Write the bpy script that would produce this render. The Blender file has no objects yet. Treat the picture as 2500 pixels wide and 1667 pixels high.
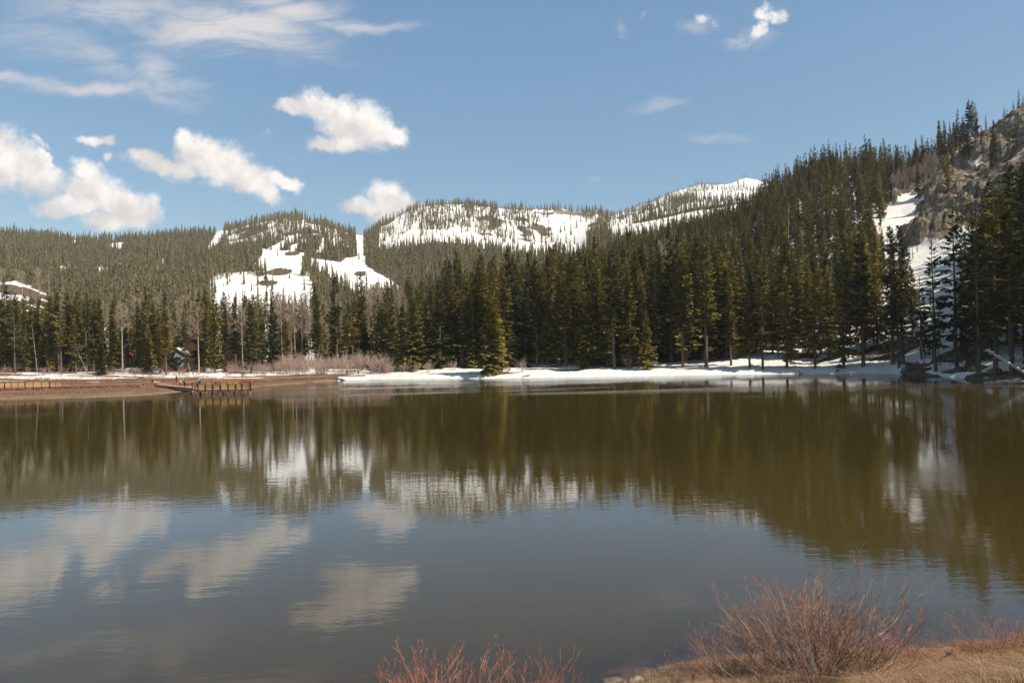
import bpy, math, random
import numpy as np
from mathutils import Vector, Matrix
R = math.radians
rng = np.random.default_rng(7)
random.seed(7)
scene = bpy.context.scene

# ------------------------------------------------------------------ camera
F = 1667.0                     # focal length in photo pixels (24 mm on a 36 mm sensor)
HC = 6.0                       # eye height over the lake
ROLL = math.atan(0.0253)       # the photographer held the camera slightly rolled
CR, SR = math.cos(ROLL), math.sin(ROLL)
cam_d = bpy.data.cameras.new('camera')
cam = bpy.data.objects.new('camera', cam_d)
scene.collection.objects.link(cam)
cam_d.sensor_width = 36.0
cam_d.lens = 36.0 * F / 2500.0
cam_d.shift_y = 32.5 / 2500.0
cam_d.clip_start = 0.1
cam_d.clip_end = 20000
cam.matrix_world = Matrix(((CR, SR, 0, 0), (0, 0, -1, 0), (-SR, CR, 0, HC), (0, 0, 0, 1)))
scene.camera = cam

# ------------------------------------------------------------------ light and exposure
SUN_AZ, SUN_EL = 121.0, 46.0   # degrees clockwise from the view direction / above the horizon
sd = bpy.data.lights.new('sun', 'SUN')
sd.energy = 4.9
sd.angle = R(0.53)
sd.color = (1.0, 0.925, 0.81)
sun = bpy.data.objects.new('sun', sd)
scene.collection.objects.link(sun)
tosun = Vector((math.sin(R(SUN_AZ)) * math.cos(R(SUN_EL)), math.cos(R(SUN_AZ)) * math.cos(R(SUN_EL)), math.sin(R(SUN_EL))))
sun.rotation_euler = tosun.to_track_quat('Z', 'Y').to_euler()
sun.location = (60, -30, 80)
scene.view_settings.view_transform = 'Standard'
scene.view_settings.look = 'None'
scene.view_settings.exposure = 0.22
scene.view_settings.gamma = 1.0
scene.render.engine = 'CYCLES'
cy = scene.cycles
cy.max_bounces = 5
cy.diffuse_bounces = 2
cy.glossy_bounces = 3
cy.transmission_bounces = 2
cy.transparent_max_bounces = 6
cy.volume_bounces = 0
cy.caustics_reflective = False
cy.caustics_refractive = False
cy.use_denoising = True
cy.sample_clamp_indirect = 4.0


# ------------------------------------------------------------------ node helpers
class NT:
    def __init__(s, tree):
        s.t = tree

    def n(s, kind, **kw):
        nd = s.t.nodes.new('ShaderNode' + kind)
        for k, v in kw.items():
            setattr(nd, k, v)
        return nd

    def set(s, sock, v):
        if isinstance(v, bpy.types.NodeSocket):
            s.t.links.new(v, sock)
        elif v is not None:
            sock.default_value = v

    def math(s, op, a, b=None, c=None, clamp=False):
        nd = s.n('Math', operation=op, use_clamp=clamp)
        s.set(nd.inputs[0], a); s.set(nd.inputs[1], b)
        if c is not None:
            s.set(nd.inputs[2], c)
        return nd.outputs[0]

    def vmath(s, op, a, b=None, scale=None):
        nd = s.n('VectorMath', operation=op)
        s.set(nd.inputs[0], a)
        if b is not None:
            s.set(nd.inputs[1], b)
        if scale is not None:
            s.set(nd.inputs['Scale'], scale)
        return nd.outputs['Value'] if op in ('LENGTH', 'DOT_PRODUCT', 'DISTANCE') else nd.outputs[0]

    def noise(s, vec, scale, detail=4, rough=0.55, dist=0.0, out=0, lac=2.0):
        nd = s.n('TexNoise')
        s.set(nd.inputs['Vector'], vec)
        nd.inputs['Scale'].default_value = scale
        nd.inputs['Detail'].default_value = detail
        nd.inputs['Roughness'].default_value = rough
        nd.inputs['Distortion'].default_value = dist
        nd.inputs['Lacunarity'].default_value = lac
        return nd.outputs[out]

    def ramp(s, v, lo, hi, a=0.0, b=1.0, smooth=True):
        nd = s.n('MapRange', interpolation_type='SMOOTHSTEP' if smooth else 'LINEAR')
        s.set(nd.inputs[0], v); s.set(nd.inputs[1], lo); s.set(nd.inputs[2], hi)
        s.set(nd.inputs[3], a); s.set(nd.inputs[4], b)
        return nd.outputs[0]

    def mix(s, f, a, b, mode='MIX'):
        nd = s.n('Mix', data_type='RGBA', blend_type=mode)
        s.set(nd.inputs[0], f)
        for i, v in ((6, a), (7, b)):
            if isinstance(v, tuple) and len(v) == 3:
                v = (*v, 1)
            s.set(nd.inputs[i], v)
        return nd.outputs[2]

    def attr(s, name, out='Color'):
        nd = s.n('Attribute', attribute_name=name)
        return nd.outputs[out]

    def mapping(s, vec, scale=(1, 1, 1), rot=(0, 0, 0), loc=(0, 0, 0), kind='POINT'):
        nd = s.n('Mapping', vector_type=kind)
        s.set(nd.inputs[0], vec)
        nd.inputs['Location'].default_value = loc
        nd.inputs['Rotation'].default_value = rot
        nd.inputs['Scale'].default_value = scale
        return nd.outputs[0]

    def bump(s, h, strength=0.5, dist=0.1, normal=None):
        nd = s.n('Bump')
        s.set(nd.inputs['Strength'], strength)
        nd.inputs['Distance'].default_value = dist
        s.set(nd.inputs['Height'], h)
        if normal is not None:
            s.set(nd.inputs['Normal'], normal)
        return nd.outputs[0]


def new_mat(name):
    m = bpy.data.materials.new(name)
    m.use_nodes = True
    t = m.node_tree
    t.nodes.clear()
    N = NT(t)
    out = N.n('OutputMaterial')
    return m, N, out


def principled(N, out, color, rough=0.8, normal=None, spec=0.3, **kw):
    p = N.n('BsdfPrincipled')
    N.set(p.inputs['Base Color'], (*color, 1) if isinstance(color, tuple) and len(color) == 3 else color)
    N.set(p.inputs['Roughness'], rough)
    N.set(p.inputs['Specular IOR Level'], spec)
    if normal is not None:
        N.set(p.inputs['Normal'], normal)
    for k, v in kw.items():
        N.set(p.inputs[k], v)
    if out is not None:
        N.t.links.new(p.outputs[0], out.inputs['Surface'])
    return p


def obj_pos(N):
    return N.n('NewGeometry').outputs['Position']


# ------------------------------------------------------------------ sky with its clouds (directions only: it is infinitely far)
def lev(px, py):
    """photo pixel -> (x/Y, (z-HC)/Y) in the level world."""
    a = (np.asarray(px, float) - 1250.0) / F
    b = (866.0 - np.asarray(py, float)) / F
    return a * CR + b * SR, -a * SR + b * CR


world = bpy.data.worlds.new('World')
scene.world = world
world.use_nodes = True
wt = world.node_tree
wt.nodes.clear()
W = NT(wt)
wout = W.n('OutputWorld')
bg = W.n('Background')
wt.links.new(bg.outputs[0], wout.inputs[0])
sky = W.n('TexSky', sky_type='NISHITA')
sky.sun_disc = False
sky.sun_elevation = R(SUN_EL)
sky.sun_rotation = R(SUN_AZ)
sky.altitude = 2600
sky.air_density = 1.3
sky.dust_density = 1.2
sky.ozone_density = 1.0
SKY_STRENGTH = 0.1
d = W.n('TexCoord').outputs['Generated']
sep = W.n('SeparateXYZ'); wt.links.new(d, sep.inputs[0])
yc = W.math('MAXIMUM', sep.outputs[1], 0.05)
cu = W.math('DIVIDE', sep.outputs[0], yc)
cv = W.math('DIVIDE', sep.outputs[2], yc)
comb = W.n('CombineXYZ'); W.set(comb.inputs[0], cu); W.set(comb.inputs[1], cv)
P = comb.outputs[0]
# domain warp
nz = W.noise(P, 9.0, 5, 0.6, out=1)
warp = W.vmath('SCALE', W.vmath('SUBTRACT', nz, (0.5, 0.5, 0.5)), scale=0.045)
nz2 = W.noise(P, 40.0, 4, 0.6, out=1)
warp = W.vmath('ADD', warp, W.vmath('SCALE', W.vmath('SUBTRACT', nz2, (0.5, 0.5, 0.5)), scale=0.018))
P1 = W.vmath('ADD', P, warp)
# cumulus: (px, py, half width, half height, tilt degrees)
CUM = [
    # far left cloud
    (-30, 375, 70, 70, 0), (20, 400, 95, 62, -22), (95, 430, 62, 42, -25), (110, 385, 30, 16, -50),
    # second from the left, with its upper tail
    (215, 420, 46, 30, -35), (195, 455, 40, 30, 0), (270, 478, 85, 42, -25), (345, 510, 50, 36, -10), (190, 500, 95, 30, 6), (290, 530, 90, 24, 5),
    # middle cloud
    (352, 378, 36, 15, -25), (395, 403, 60, 26, -22), (440, 415, 50, 26, -10), (480, 372, 50, 44, -45), (530, 400, 85, 50, -25), (600, 430, 76, 36, -22), (650, 455, 42, 22, -40), (700, 440, 36, 18, -30), (675,430,30,16,0), (455, 338, 20, 22, 0),
    # upper cloud
    (715, 262, 44, 22, -5), (775, 258, 62, 32, -5), (850, 290, 78, 50, -8), (905, 300, 72, 48, -35), (960, 325, 42, 24, -30), (795, 345, 38, 18, -8), (850, 335, 66, 26, 6),
    # cloud behind the dome
    (935, 475, 48, 30, 0), (955, 500, 62, 36, -20), (890, 505, 52, 20, -12), (985, 490, 30, 26, -30), (1045, 498, 30, 8, -5), (945, 530, 40, 22, 0),
]
def cum_field(vec):
    field = None
    for (px, py, hw, hh, tl) in CUM:
        u, v = lev(px, py)
        mp = W.mapping(vec, scale=(hw / F, hh / F, 1), rot=(0, 0, R(tl)), loc=(float(u), float(v), 0), kind='TEXTURE')
        dist = W.vmath('LENGTH', mp)
        field = dist if field is None else W.math('SMOOTH_MIN', field, dist, 0.25)
    return field


field = cum_field(P1)
big = None      # which side of each cloud faces the sun
for (px, py, hw, hh, tl) in [(20, 395, 150, 85, -10), (240, 490, 150, 70, -8), (520, 400, 220, 75, -24), (840, 300, 170, 75, -15), (950, 500, 110, 60, 0)]:
    u, v = lev(px, py)
    mp = W.mapping(P, scale=(hw / F, hh / F, 1), rot=(0, 0, R(tl)), loc=(float(u), float(v), 0), kind='TEXTURE')
    t_ = W.math('MULTIPLY', W.vmath('DOT_PRODUCT', mp, (0.30, 0.70, 0)), W.ramp(W.vmath('LENGTH', mp), 1.5, 1.0))
    big = t_ if big is None else W.math('ADD', big, t_)
n1 = W.noise(P, 38.0, 8, 0.62)
n2 = W.noise(P, 12.0, 5, 0.55)
f0 = W.math('SUBTRACT', 1.24, field)
f1 = W.math('ADD', f0, W.math('MULTIPLY', W.math('SUBTRACT', n1, 0.5), 1.05))
f1 = W.math('ADD', f1, W.math('MULTIPLY', W.math('SUBTRACT', n2, 0.5), 0.55))
f1 = W.math('MINIMUM', f1, W.math('ADD', W.math('MULTIPLY', f0, 3.0), 0.9))
n3 = W.noise(P, 90.0, 5, 0.65)
f1 = W.math('ADD', f1, W.math('MULTIPLY', W.math('SUBTRACT', n3, 0.5), 0.55))
a_cum = W.ramp(f1, -0.15, 0.68)
# light across the clouds: density falls off towards the sun side
Psh = W.vmath('ADD', P, (0.008, 0.020, 0))
n1s = W.noise(Psh, 26.0, 4, 0.5)
n1c = W.noise(P, 26.0, 4, 0.5)
emb = W.math('SUBTRACT', n1c, n1s)
lowf = W.math('SUBTRACT', W.noise(P, 9.0, 2, 0.5), 0.5)
shade = W.ramp(W.math('ADD', W.math('ADD', W.math('MULTIPLY', emb, 0.9), W.math('MULTIPLY', lowf, 0.25)), W.math('MULTIPLY', big, 0.26)), -0.26, 0.22)
ccol = W.mix(shade, (0.66, 0.625, 0.61), (0.93, 0.885, 0.845))
# cirrus veil top left: streaks running down to the right
CIR = [
    (-80, 185, 340, 24, -6, 0.85), (250, 200, 210, 24, -3, 0.85), (420, 180, 130, 60, -25, 0.75), (120, 90, 230, 80, -10, 0.38),
    (560, 60, 290, 85, -6, 1.10), (330, 10, 330, 50, 0, 0.7), (690, 10, 200, 60, -10, 1.05), (850, 55, 200, 20, -6, 0.8),
    (260, 130, 180, 44, -22, 0.55), (620, 110, 320, 22, -8, 0.45), (400, 225, 130, 30, -15, 0.5),
    (1600, 255, 85, 20, 12, 0.50), (1760, 335, 110, 18, 3, 0.42), (1515, 78, 14, 30, 25, 0.42), (1455,440,16,10,0,0.42), (1575,28,12,14,0,0.3),
    (655, 335, 22, 16, -40, 0.5), (320, 400, 30, 9, -35, 0.5), (1800, 95, 40, 22, 0, 0.45), (710,405,24,8,-30,0.4),(1725,45,60,26,0,0.5),(1850,60,70,40,40,0.35),
]
Pc = W.mapping(P, scale=(1.0, 3.6, 1.0), rot=(0, 0, R(9)))
nzc = W.vmath('SCALE', W.vmath('SUBTRACT', W.noise(P, 5.0, 4, 0.6, out=1), (0.5, 0.5, 0.5)), scale=0.09)
P2 = W.vmath('ADD', P, nzc)
cf = None
for (px, py, hw, hh, tl, amp) in CIR:
    u, v = lev(px, py)
    mp = W.mapping(P2, scale=(hw / F, hh / F, 1), rot=(0, 0, R(tl)), loc=(float(u), float(v), 0), kind='TEXTURE')
    dist = W.vmath('LENGTH', mp)
    c = W.ramp(dist, 1.35, 0.1, 0.0, amp)
    cf = c if cf is None else W.math('MAXIMUM', cf, c)
SHR = [(1720, 42, 30, 20, 0, 0.9), (1748, 60, 18, 16, 0, 0.8), (1690, 55, 22, 12, 0, 0.6), (1890, 38, 42, 24, -15, 1.25), (1866, 70, 18, 40, -28, 1.15), (1878, 10, 14, 20, 0, 1.0), (1845, 100, 22, 10, 40, 0.7), (1810, 100, 40, 22, 0, 0.6), (1785, 90, 12, 22, 0, 0.55),
       (105, 350, 40, 12, -35, 0.9), (222, 340, 46, 17, -2, 1.25), (264, 337, 26, 17, 0, 1.1), (258, 374, 24, 18, 30, 0.9), (345, 512, 60, 30, -20, 0.8), (1515, 78, 12, 26, 25, 0.6), (655, 335, 22, 14, -40, 0.6), (90, 520, 50, 16, -10, 0.7), (715, 405, 30, 12, -30, 0.6)]
sf = None
for (px, py, hw, hh, tl, amp) in SHR:
    u, v = lev(px, py)
    mp = W.mapping(P1, scale=(hw / F, hh / F, 1), rot=(0, 0, R(tl)), loc=(float(u), float(v), 0), kind='TEXTURE')
    c = W.ramp(W.vmath('LENGTH', mp), 1.6, 0.2, 0.0, amp)
    sf = c if sf is None else W.math('MAXIMUM', sf, c)
a_shr = W.ramp(W.math('ADD', sf, W.math('MULTIPLY', W.math('SUBTRACT', W.noise(P, 55.0, 8, 0.68), 0.5), 1.9)), 0.48, 1.35)
a_shr = W.math('MULTIPLY', a_shr, W.ramp(sf, 0.02, 0.25))
a_cum = W.math('MAXIMUM', a_cum, a_shr)
nc = W.noise(Pc, 7.0, 11, 0.70, dist=0.7)
a_cir = W.math('MULTIPLY', cf, W.ramp(W.math('ADD', nc, W.math('MULTIPLY', cf, 0.16)), 0.38, 0.74), clamp=True)
a_cir = W.math('MULTIPLY', a_cir, 0.9)
front = W.ramp(sep.outputs[1], 0.05, 0.2)
a_cum = W.math('MULTIPLY', a_cum, front)
a_cir = W.math('MULTIPLY', a_cir, front)
skyc = W.vmath('SCALE', sky.outputs[0], scale=SKY_STRENGTH)
veil = W.vmath('SCALE', (0.046, 0.126, 0.268), scale=W.ramp(sep.outputs[2], 0.42, 0.85, 1.0, 0.15))
skyc = W.vmath('ADD', W.vmath('MULTIPLY', skyc, (0.88, 0.80, 0.58)), veil)   # thin spring haze over the deep blue
c1 = W.mix(a_cir, skyc, (0.68, 0.64, 0.635))
c2 = W.mix(a_cum, c1, ccol)
W.set(bg.inputs[0], c2)
bg.inputs[1].default_value = 1.0
world.cycles.sampling_method = 'MANUAL'
world.cycles.sample_map_resolution = 512

# ------------------------------------------------------------------ numpy helpers
def hash2(ix, iy, seed):
    h = (ix.astype(np.int64) * 374761393 + iy.astype(np.int64) * 668265263 + seed * 974711) & 0xFFFFFFFF
    h = ((h ^ (h >> 13)) * 1274126177) & 0xFFFFFFFF
    h = h ^ (h >> 16)
    return (h & 0xFFFFFF) / float(0xFFFFFF)


def vnoise(x, y, seed=0):
    ix = np.floor(x); iy = np.floor(y)
    fx = x - ix; fy = y - iy
    fx = fx * fx * (3 - 2 * fx); fy = fy * fy * (3 - 2 * fy)
    a = hash2(ix, iy, seed); b = hash2(ix + 1, iy, seed)
    c = hash2(ix, iy + 1, seed); e = hash2(ix + 1, iy + 1, seed)
    return (a * (1 - fx) + b * fx) * (1 - fy) + (c * (1 - fx) + e * fx) * fy


def fbm(x, y, seed=0, octv=4, gain=0.5):
    s = 0; amp = 1; tot = 0
    for o in range(octv):
        s = s + amp * vnoise(x * 2 ** o + 17.3 * o, y * 2 ** o - 9.1 * o, seed + o)
        tot += amp; amp *= gain
    return s / tot


def ridged(x, y, seed=0, octv=4):
    s = 0; amp = 1; tot = 0
    for o in range(octv):
        n = vnoise(x * 2 ** o + 5.3 * o, y * 2 ** o - 3.1 * o, seed + o)
        s = s + amp * (1 - np.abs(2 * n - 1)); tot += amp; amp *= 0.5
    return s / tot


def sstep(a, b, x):
    t = np.clip((x - a) / (b - a), 0, 1)
    return t * t * (3 - 2 * t)


def inpoly(px, py, poly):
    inside = np.zeros(np.shape(px), bool)
    n = len(poly)
    for i in range(n):
        x1, y1 = poly[i]; x2, y2 = poly[(i + 1) % n]
        if y1 == y2:
            continue
        c = ((y1 > py) != (y2 > py)) & (px < (x2 - x1) * (py - y1) / (y2 - y1) + x1)
        inside ^= c
    return inside


def proj(x, y, z):
    """world -> photo pixel"""
    u = x / y; v = (z - HC) / y
    a = u * CR - v * SR
    b = u * SR + v * CR
    return 1250 + F * a, 866 - F * b


def mesh_np(name, verts, faces, mat=None, smooth=False, attrs=None, parent=None, link=True):
    """faces: (n,3) or (n,4) int array"""
    me = bpy.data.meshes.new(name)
    verts = np.asarray(verts, np.float32); faces = np.asarray(faces, np.int32)
    k = faces.shape[1]
    me.vertices.add(len(verts)); me.vertices.foreach_set('co', verts.ravel())
    me.loops.add(faces.size); me.loops.foreach_set('vertex_index', faces.ravel())
    me.polygons.add(len(faces))
    me.polygons.foreach_set('loop_start', np.arange(0, faces.size, k, dtype=np.int32))
    me.polygons.foreach_set('loop_total', np.full(len(faces), k, np.int32))
    if smooth:
        me.polygons.foreach_set('use_smooth', np.ones(len(faces), bool))
    if attrs:
        for an, av in attrs.items():
            av = np.asarray(av, np.float32)
            at = me.color_attributes.new(an, 'FLOAT_COLOR', 'POINT')
            col = np.ones((len(verts), 4), np.float32)
            col[:, :av.shape[1]] = av
            at.data.foreach_set('color', col.ravel())
    me.update(calc_edges=True)
    if mat:
        me.materials.append(mat)
    if not link:
        return me
    return put(name, me, parent)


def put(name, me, parent=None):
    o = bpy.data.objects.new(name, me)
    scene.collection.objects.link(o)
    if parent is not None:
        o.parent = parent
    return o


def tag(o, label=None, cat=None, group=None, kind=None):
    if label: o['label'] = label
    if cat: o['category'] = cat
    if group: o['group'] = group
    if kind: o['kind'] = kind
    return o


def thing(name, loc, label, cat, group=None, rz=0.0):
    o = bpy.data.objects.new(name, None)
    scene.collection.objects.link(o)
    o.empty_display_size = 0.1
    o.location = loc
    o.rotation_euler[2] = rz
    return tag(o, label, cat, group)


class MB:
    """collects boxes, tubes and so on into one mesh"""
    def __init__(s):
        s.v = []; s.f = []; s.c = []
        s.tint = (1, 1, 1)

    def add(s, v, f):
        o = len(s.v)
        s.v += [tuple(p) for p in v]
        s.f += [tuple(i + o for i in q) for q in f]
        s.c += [s.tint] * len(v)

    def box(s, c, size, rz=0.0, M=None):
        x, y, z = [q / 2 for q in size]
        vs = [Vector((sx * x, sy * y, sz * z)) for sx in (-1, 1) for sy in (-1, 1) for sz in (-1, 1)]
        if M is None:
            M = Matrix.Rotation(rz, 3, 'Z')
        vs = [M @ q + Vector(c) for q in vs]
        s.add(vs, [(0, 1, 3, 2), (4, 6, 7, 5), (0, 4, 5, 1), (2, 3, 7, 6), (0, 2, 6, 4), (1, 5, 7, 3)])

    def beam(s, a, b, w, h, up=(0, 0, 1)):
        a = Vector(a); b = Vector(b); dd = b - a; L = dd.length
        dx = dd / L
        dy = Vector(up).cross(dx)
        if dy.length < 1e-4:
            dy = Vector((0, 1, 0)).cross(dx)
        dy.normalize(); dz = dx.cross(dy)
        M = Matrix((dx, dy, dz)).transposed()
        s.box((a + b) / 2, (L, w, h), M=M)

    def tube(s, pts, radii, k=6, cap=True):
        pts = [Vector(p) for p in pts]
        rings = []
        for i, p in enumerate(pts):
            t = (pts[min(i + 1, len(pts) - 1)] - pts[max(i - 1, 0)]).normalized()
            a = t.cross(Vector((0.13, 0.97, 0.21)))
            if a.length < 1e-3:
                a = t.cross(Vector((1, 0, 0)))
            a.normalize(); b = t.cross(a)
            rings.append([p + radii[i] * (math.cos(2 * math.pi * j / k) * a + math.sin(2 * math.pi * j / k) * b) for j in range(k)])
        v = [q for r in rings for q in r]
        f = [(i * k + j, i * k + (j + 1) % k, (i + 1) * k + (j + 1) % k, (i + 1) * k + j) for i in range(len(pts) - 1) for j in range(k)]
        if cap:
            f.append(tuple(range(k - 1, -1, -1))); f.append(tuple((len(pts) - 1) * k + j for j in range(k)))
        s.add(v, f)

    def blob(s, c, r, seed=0, n=10, m=7, rough=0.25, flat=1.0):
        vs = []; rr = random.Random(seed)
        off = [rr.uniform(0, 9) for _ in range(3)]
        for i in range(m + 1):
            th = math.pi * i / m
            for j in range(n):
                ph = 2 * math.pi * j / n
                dx = Vector((math.sin(th) * math.cos(ph), math.sin(th) * math.sin(ph), math.cos(th)))
                k = 1 + rough * (math.sin(dx.x * 3.1 + off[0]) * math.sin(dx.y * 2.7 + off[1]) + 0.6 * math.sin(dx.z * 5 + off[2] + dx.x * 4))
                vs.append((c[0] + dx.x * r[0] * k, c[1] + dx.y * r[1] * k, c[2] + dx.z * r[2] * k))
        fs = [(i * n + j, i * n + (j + 1) % n, (i + 1) * n + (j + 1) % n, (i + 1) * n + j) for i in range(m) for j in range(n)]
        s.add(vs, fs)

    def build(s, name, mat, parent=None, smooth=False):
        me = bpy.data.meshes.new(name)
        me.from_pydata(s.v, [], s.f)
        at = me.color_attributes.new('tint', 'FLOAT_COLOR', 'POINT')
        at.data.foreach_set('color', np.array([(*c, 1) for c in s.c], np.float32).ravel())
        if smooth:
            me.polygons.foreach_set('use_smooth', np.ones(len(me.polygons), bool))
        me.materials.append(mat)
        me.update()
        return put(name, me, parent)


# ------------------------------------------------------------------ terrain profile: ground lines as (px, py, distance)
def line(pts):
    a = np.array(pts, float)
    u, v = lev(a[:, 0], a[:, 1])
    o = np.argsort(u)
    return u[o], v[o], a[o, 2]


def shore_pts(pts):   # (px, py) of the water's edge at z = 0
    out = []
    for px, py in pts:
        u, v = lev(px, py)
        out.append((float(u), HC / -float(v)))
    a = np.array(out)
    return a[np.argsort(a[:, 0])]


SH = shore_pts([(-700, 985), (-200, 978), (0, 975), (200, 971), (350, 965), (430, 958), (520, 951), (600, 947), (680, 940), (760, 934), (850, 928),
                (900, 926), (1000, 925.5), (1200, 923.5), (1350, 922), (1500, 919.5), (1650, 916.5), (1800, 914), (1950, 912.5), (2100, 912),
                (2180, 912), (2240, 918), (2330, 921), (2400, 931), (2440, 933), (2500, 934), (2700, 942), (3000, 960), (3300, 980)])


def shoreY(u):
    return np.interp(u, SH[:, 0], SH[:, 1])


L_TREE = line([(-700, 921, 195), (-200, 915, 200), (0, 912, 205), (300, 912, 210), (600, 908, 215), (800, 905, 216), (950, 903, 213), (1080, 900.5, 205),
               (1300, 900.5, 193), (1500, 899, 182), (1700, 894, 177), (1850, 884, 172), (2000, 882, 167), (2100, 882, 158), (2180, 888, 150),
               (2250, 898, 138), (2330, 903, 129), (2400, 912, 116), (2500, 915, 107), (2700, 918, 100), (3300, 930, 90)])
L_MID = line([(-700, 888, 330), (0, 880, 330), (600, 868, 330), (850, 858, 320), (950, 850, 300), (1080, 835, 290), (1300, 815, 285), (1500, 790, 290),
              (1700, 755, 285), (1800, 730, 280), (1900, 705, 270), (2000, 690, 262), (2100, 675, 255), (2200, 655, 245), (2300, 640, 235), (2400, 620, 225),
              (2500, 590, 215), (2700, 530, 205), (3300, 400, 190)])
L_CREST = line([(-700, 800, 480), (0, 795, 470), (120, 795, 470), (300, 800, 470), (600, 800, 450), (850, 800, 420), (1000, 790, 370), (1100, 755, 390), (1200, 738, 395),
                (1300, 715, 405), (1400, 682, 430), (1500, 645, 445), (1600, 605, 465), (1700, 575, 475), (1800, 538, 475), (1860, 505, 470),
                (1930, 470, 460), (2000, 436, 445), (2060, 424, 435), (2120, 422, 430), (2200, 425, 420), (2262, 416, 405), (2330, 375, 390), (2420, 332, 380), (2500, 272, 370),
                (2700, 180, 360), (3300, 60, 350)])
L_B = line([(-700, 700, 560), (-50, 684, 540), (30, 686, 540), (80, 700, 545), (130, 720, 550), (170, 745, 590), (300, 745, 600), (600, 745, 600), (850, 745, 600),
            (1000, 745, 600), (1100, 742, 600), (1300, 730, 600), (1400, 700, 600), (1500, 668, 610), (1700, 605, 620), (1860, 560, 620), (2000, 510, 600), (2200, 490, 580),
            (2500, 400, 560), (3300, 350, 560)])
L_C = line([(-700, 665, 850), (0, 660, 850), (150, 655, 850), (400, 650, 850), (550, 655, 800), (700, 650, 780), (900, 650, 780), (960, 655, 800), (1100, 648, 830),
            (1300, 640, 850), (1480, 575, 880), (1590, 548, 900), (1700, 530, 900), (1800, 515, 900), (1860, 508, 900), (2000, 520, 900), (3300, 520, 900)])
L_D = line([(-700, 610, 1030), (0, 608, 1030), (400, 607, 1050), (550, 612, 1000), (640, 606, 950), (700, 600, 960), (850, 602, 1030), (950, 603, 1030), (1010, 593, 1040),
            (1060, 584, 1050), (1150, 590, 1050), (1250, 606, 1040), (1330, 614, 1050), (1450, 565, 1100), (1550, 532, 1100), (1640, 505, 1100), (1700, 485, 1100), (1800, 478, 1100),
            (1880, 478, 1100), (2000, 500, 1100), (3300, 520, 1100)])
L_RIDGE = line([(-700, 555, 1200), (0, 570, 1190), (120, 577, 1190), (240, 590, 1190), (330, 583, 1200), (440, 572, 1230), (520, 570, 1240), (530, 561, 1245), (560, 561, 1245), (600, 550, 1260),
                (640, 540, 1290), (690, 531, 1310), (740, 530, 1310), (800, 548, 1310), (850, 567, 1300), (885, 574, 1300), (910, 560, 1310), (940, 545, 1330), (975, 527, 1360),
                (1010, 508, 1390), (1060, 497, 1400), (1120, 494, 1420), (1180, 500, 1430), (1250, 510, 1440), (1330, 514, 1450), (1370, 513, 1450), (1400, 521, 1450), (1440, 519, 1450), (1455, 514, 1450), (1480, 526, 1450),
                (1500, 531, 1450), (1520, 527, 1450), (1550, 520, 1480), (1600, 500, 1500), (1700, 478, 1500), (1800, 470, 1500), (1900, 470, 1500), (2100, 490, 1500), (3300, 500, 1500)])
L_PEAK = line([(-700, 640, 2400), (0, 640, 2400), (900, 640, 2400), (1200, 580, 2400), (1400, 545, 2400), (1500, 529, 2300), (1530, 520, 2300), (1560, 508, 2300), (1600, 492, 2300), (1640, 474, 2300),
               (1680, 462, 2300), (1715, 451, 2350), (1750, 455, 2380), (1775, 452, 2400), (1805, 440, 2400), (1825, 434, 2400), (1850, 441, 2400), (1890, 458, 2400), (1960, 475, 2400),
               (2100, 500, 2400), (3300, 500, 2400)])
L_END = line([(-700, 860, 3600), (3300, 800, 3600)])
LINES = [L_TREE, L_MID, L_CREST, L_B, L_C, L_D, L_RIDGE, L_PEAK, L_END]

# polygons in which the slopes stay open (bases of trees kept out), photo coordinates
OPEN = {
    'ski': [(545, 705), (560, 673), (600, 671), (650, 679), (648, 657), (622, 643), (642, 622), (640, 608), (680, 610), (745, 618), (742, 640), (745, 652), (735, 684), (750, 692), (728, 722), (732, 800), (535, 800), (545, 740)],
    'run': [(755, 628), (790, 634), (830, 640), (845, 629), (892, 624), (894, 648), (925, 668), (960, 688), (985, 706), (975, 722), (900, 728), (850, 705), (800, 672), (765, 655)],
    'lift': [(868, 572), (888, 569), (887, 628), (872, 628)],
    'curl': [(705, 611), (712, 597), (735, 591), (733, 600), (716, 615)],
    'upper': [(655, 606), (700, 583), (724, 570), (738, 572), (700, 600), (672, 614)],
    'notch': [(505, 606), (522, 582), (530, 560), (550, 562), (541, 586), (515, 616)],
    'p1': [(266, 602), (275, 592), (303, 592), (302, 606), (280, 608)],
    'p2': [(132, 664), (146, 650), (168, 652), (154, 668)],
    'p3': [(238, 668), (243, 650), (265, 650), (263, 668)],
    'p4': [(386, 648), (395, 628), (407, 646)],
    'p5': [(0, 665), (4, 643), (12, 646), (8, 662)],
    'p6': [(170, 590), (180, 580), (200, 580), (198, 592)],
    'p7': [(782, 600), (772, 618), (792, 614), (796, 598)],
    'bowl': [(925, 606), (945, 580), (1010, 563), (1060, 563), (1130, 567), (1200, 578), (1290, 592), (1420, 596), (1420, 622), (1300, 628), (1210, 614), (1140, 596), (1060, 590), (1000, 601), (955, 618)],
    'bowl2': [(1335, 518), (1380, 516), (1420, 528), (1440, 560), (1430, 612), (1360, 604), (1345, 560)],
    'strip': [(1480, 555), (1590, 540), (1680, 519), (1750, 509), (1800, 500), (1852, 495), (1858, 516), (1800, 530), (1700, 545), (1600, 566), (1500, 582)],
}
MOUND = [(-700, 680), (-200, 688), (0, 686), (40, 688), (115, 712), (128, 745), (118, 800), (-700, 810)]
COULOIR = [(2160, 620), (2155, 565), (2168, 500), (2205, 478), (2238, 462), (2246, 470), (2225, 490), (2262, 495), (2240, 525), (2222, 545), (2205, 590), (2190, 640)]
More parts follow.
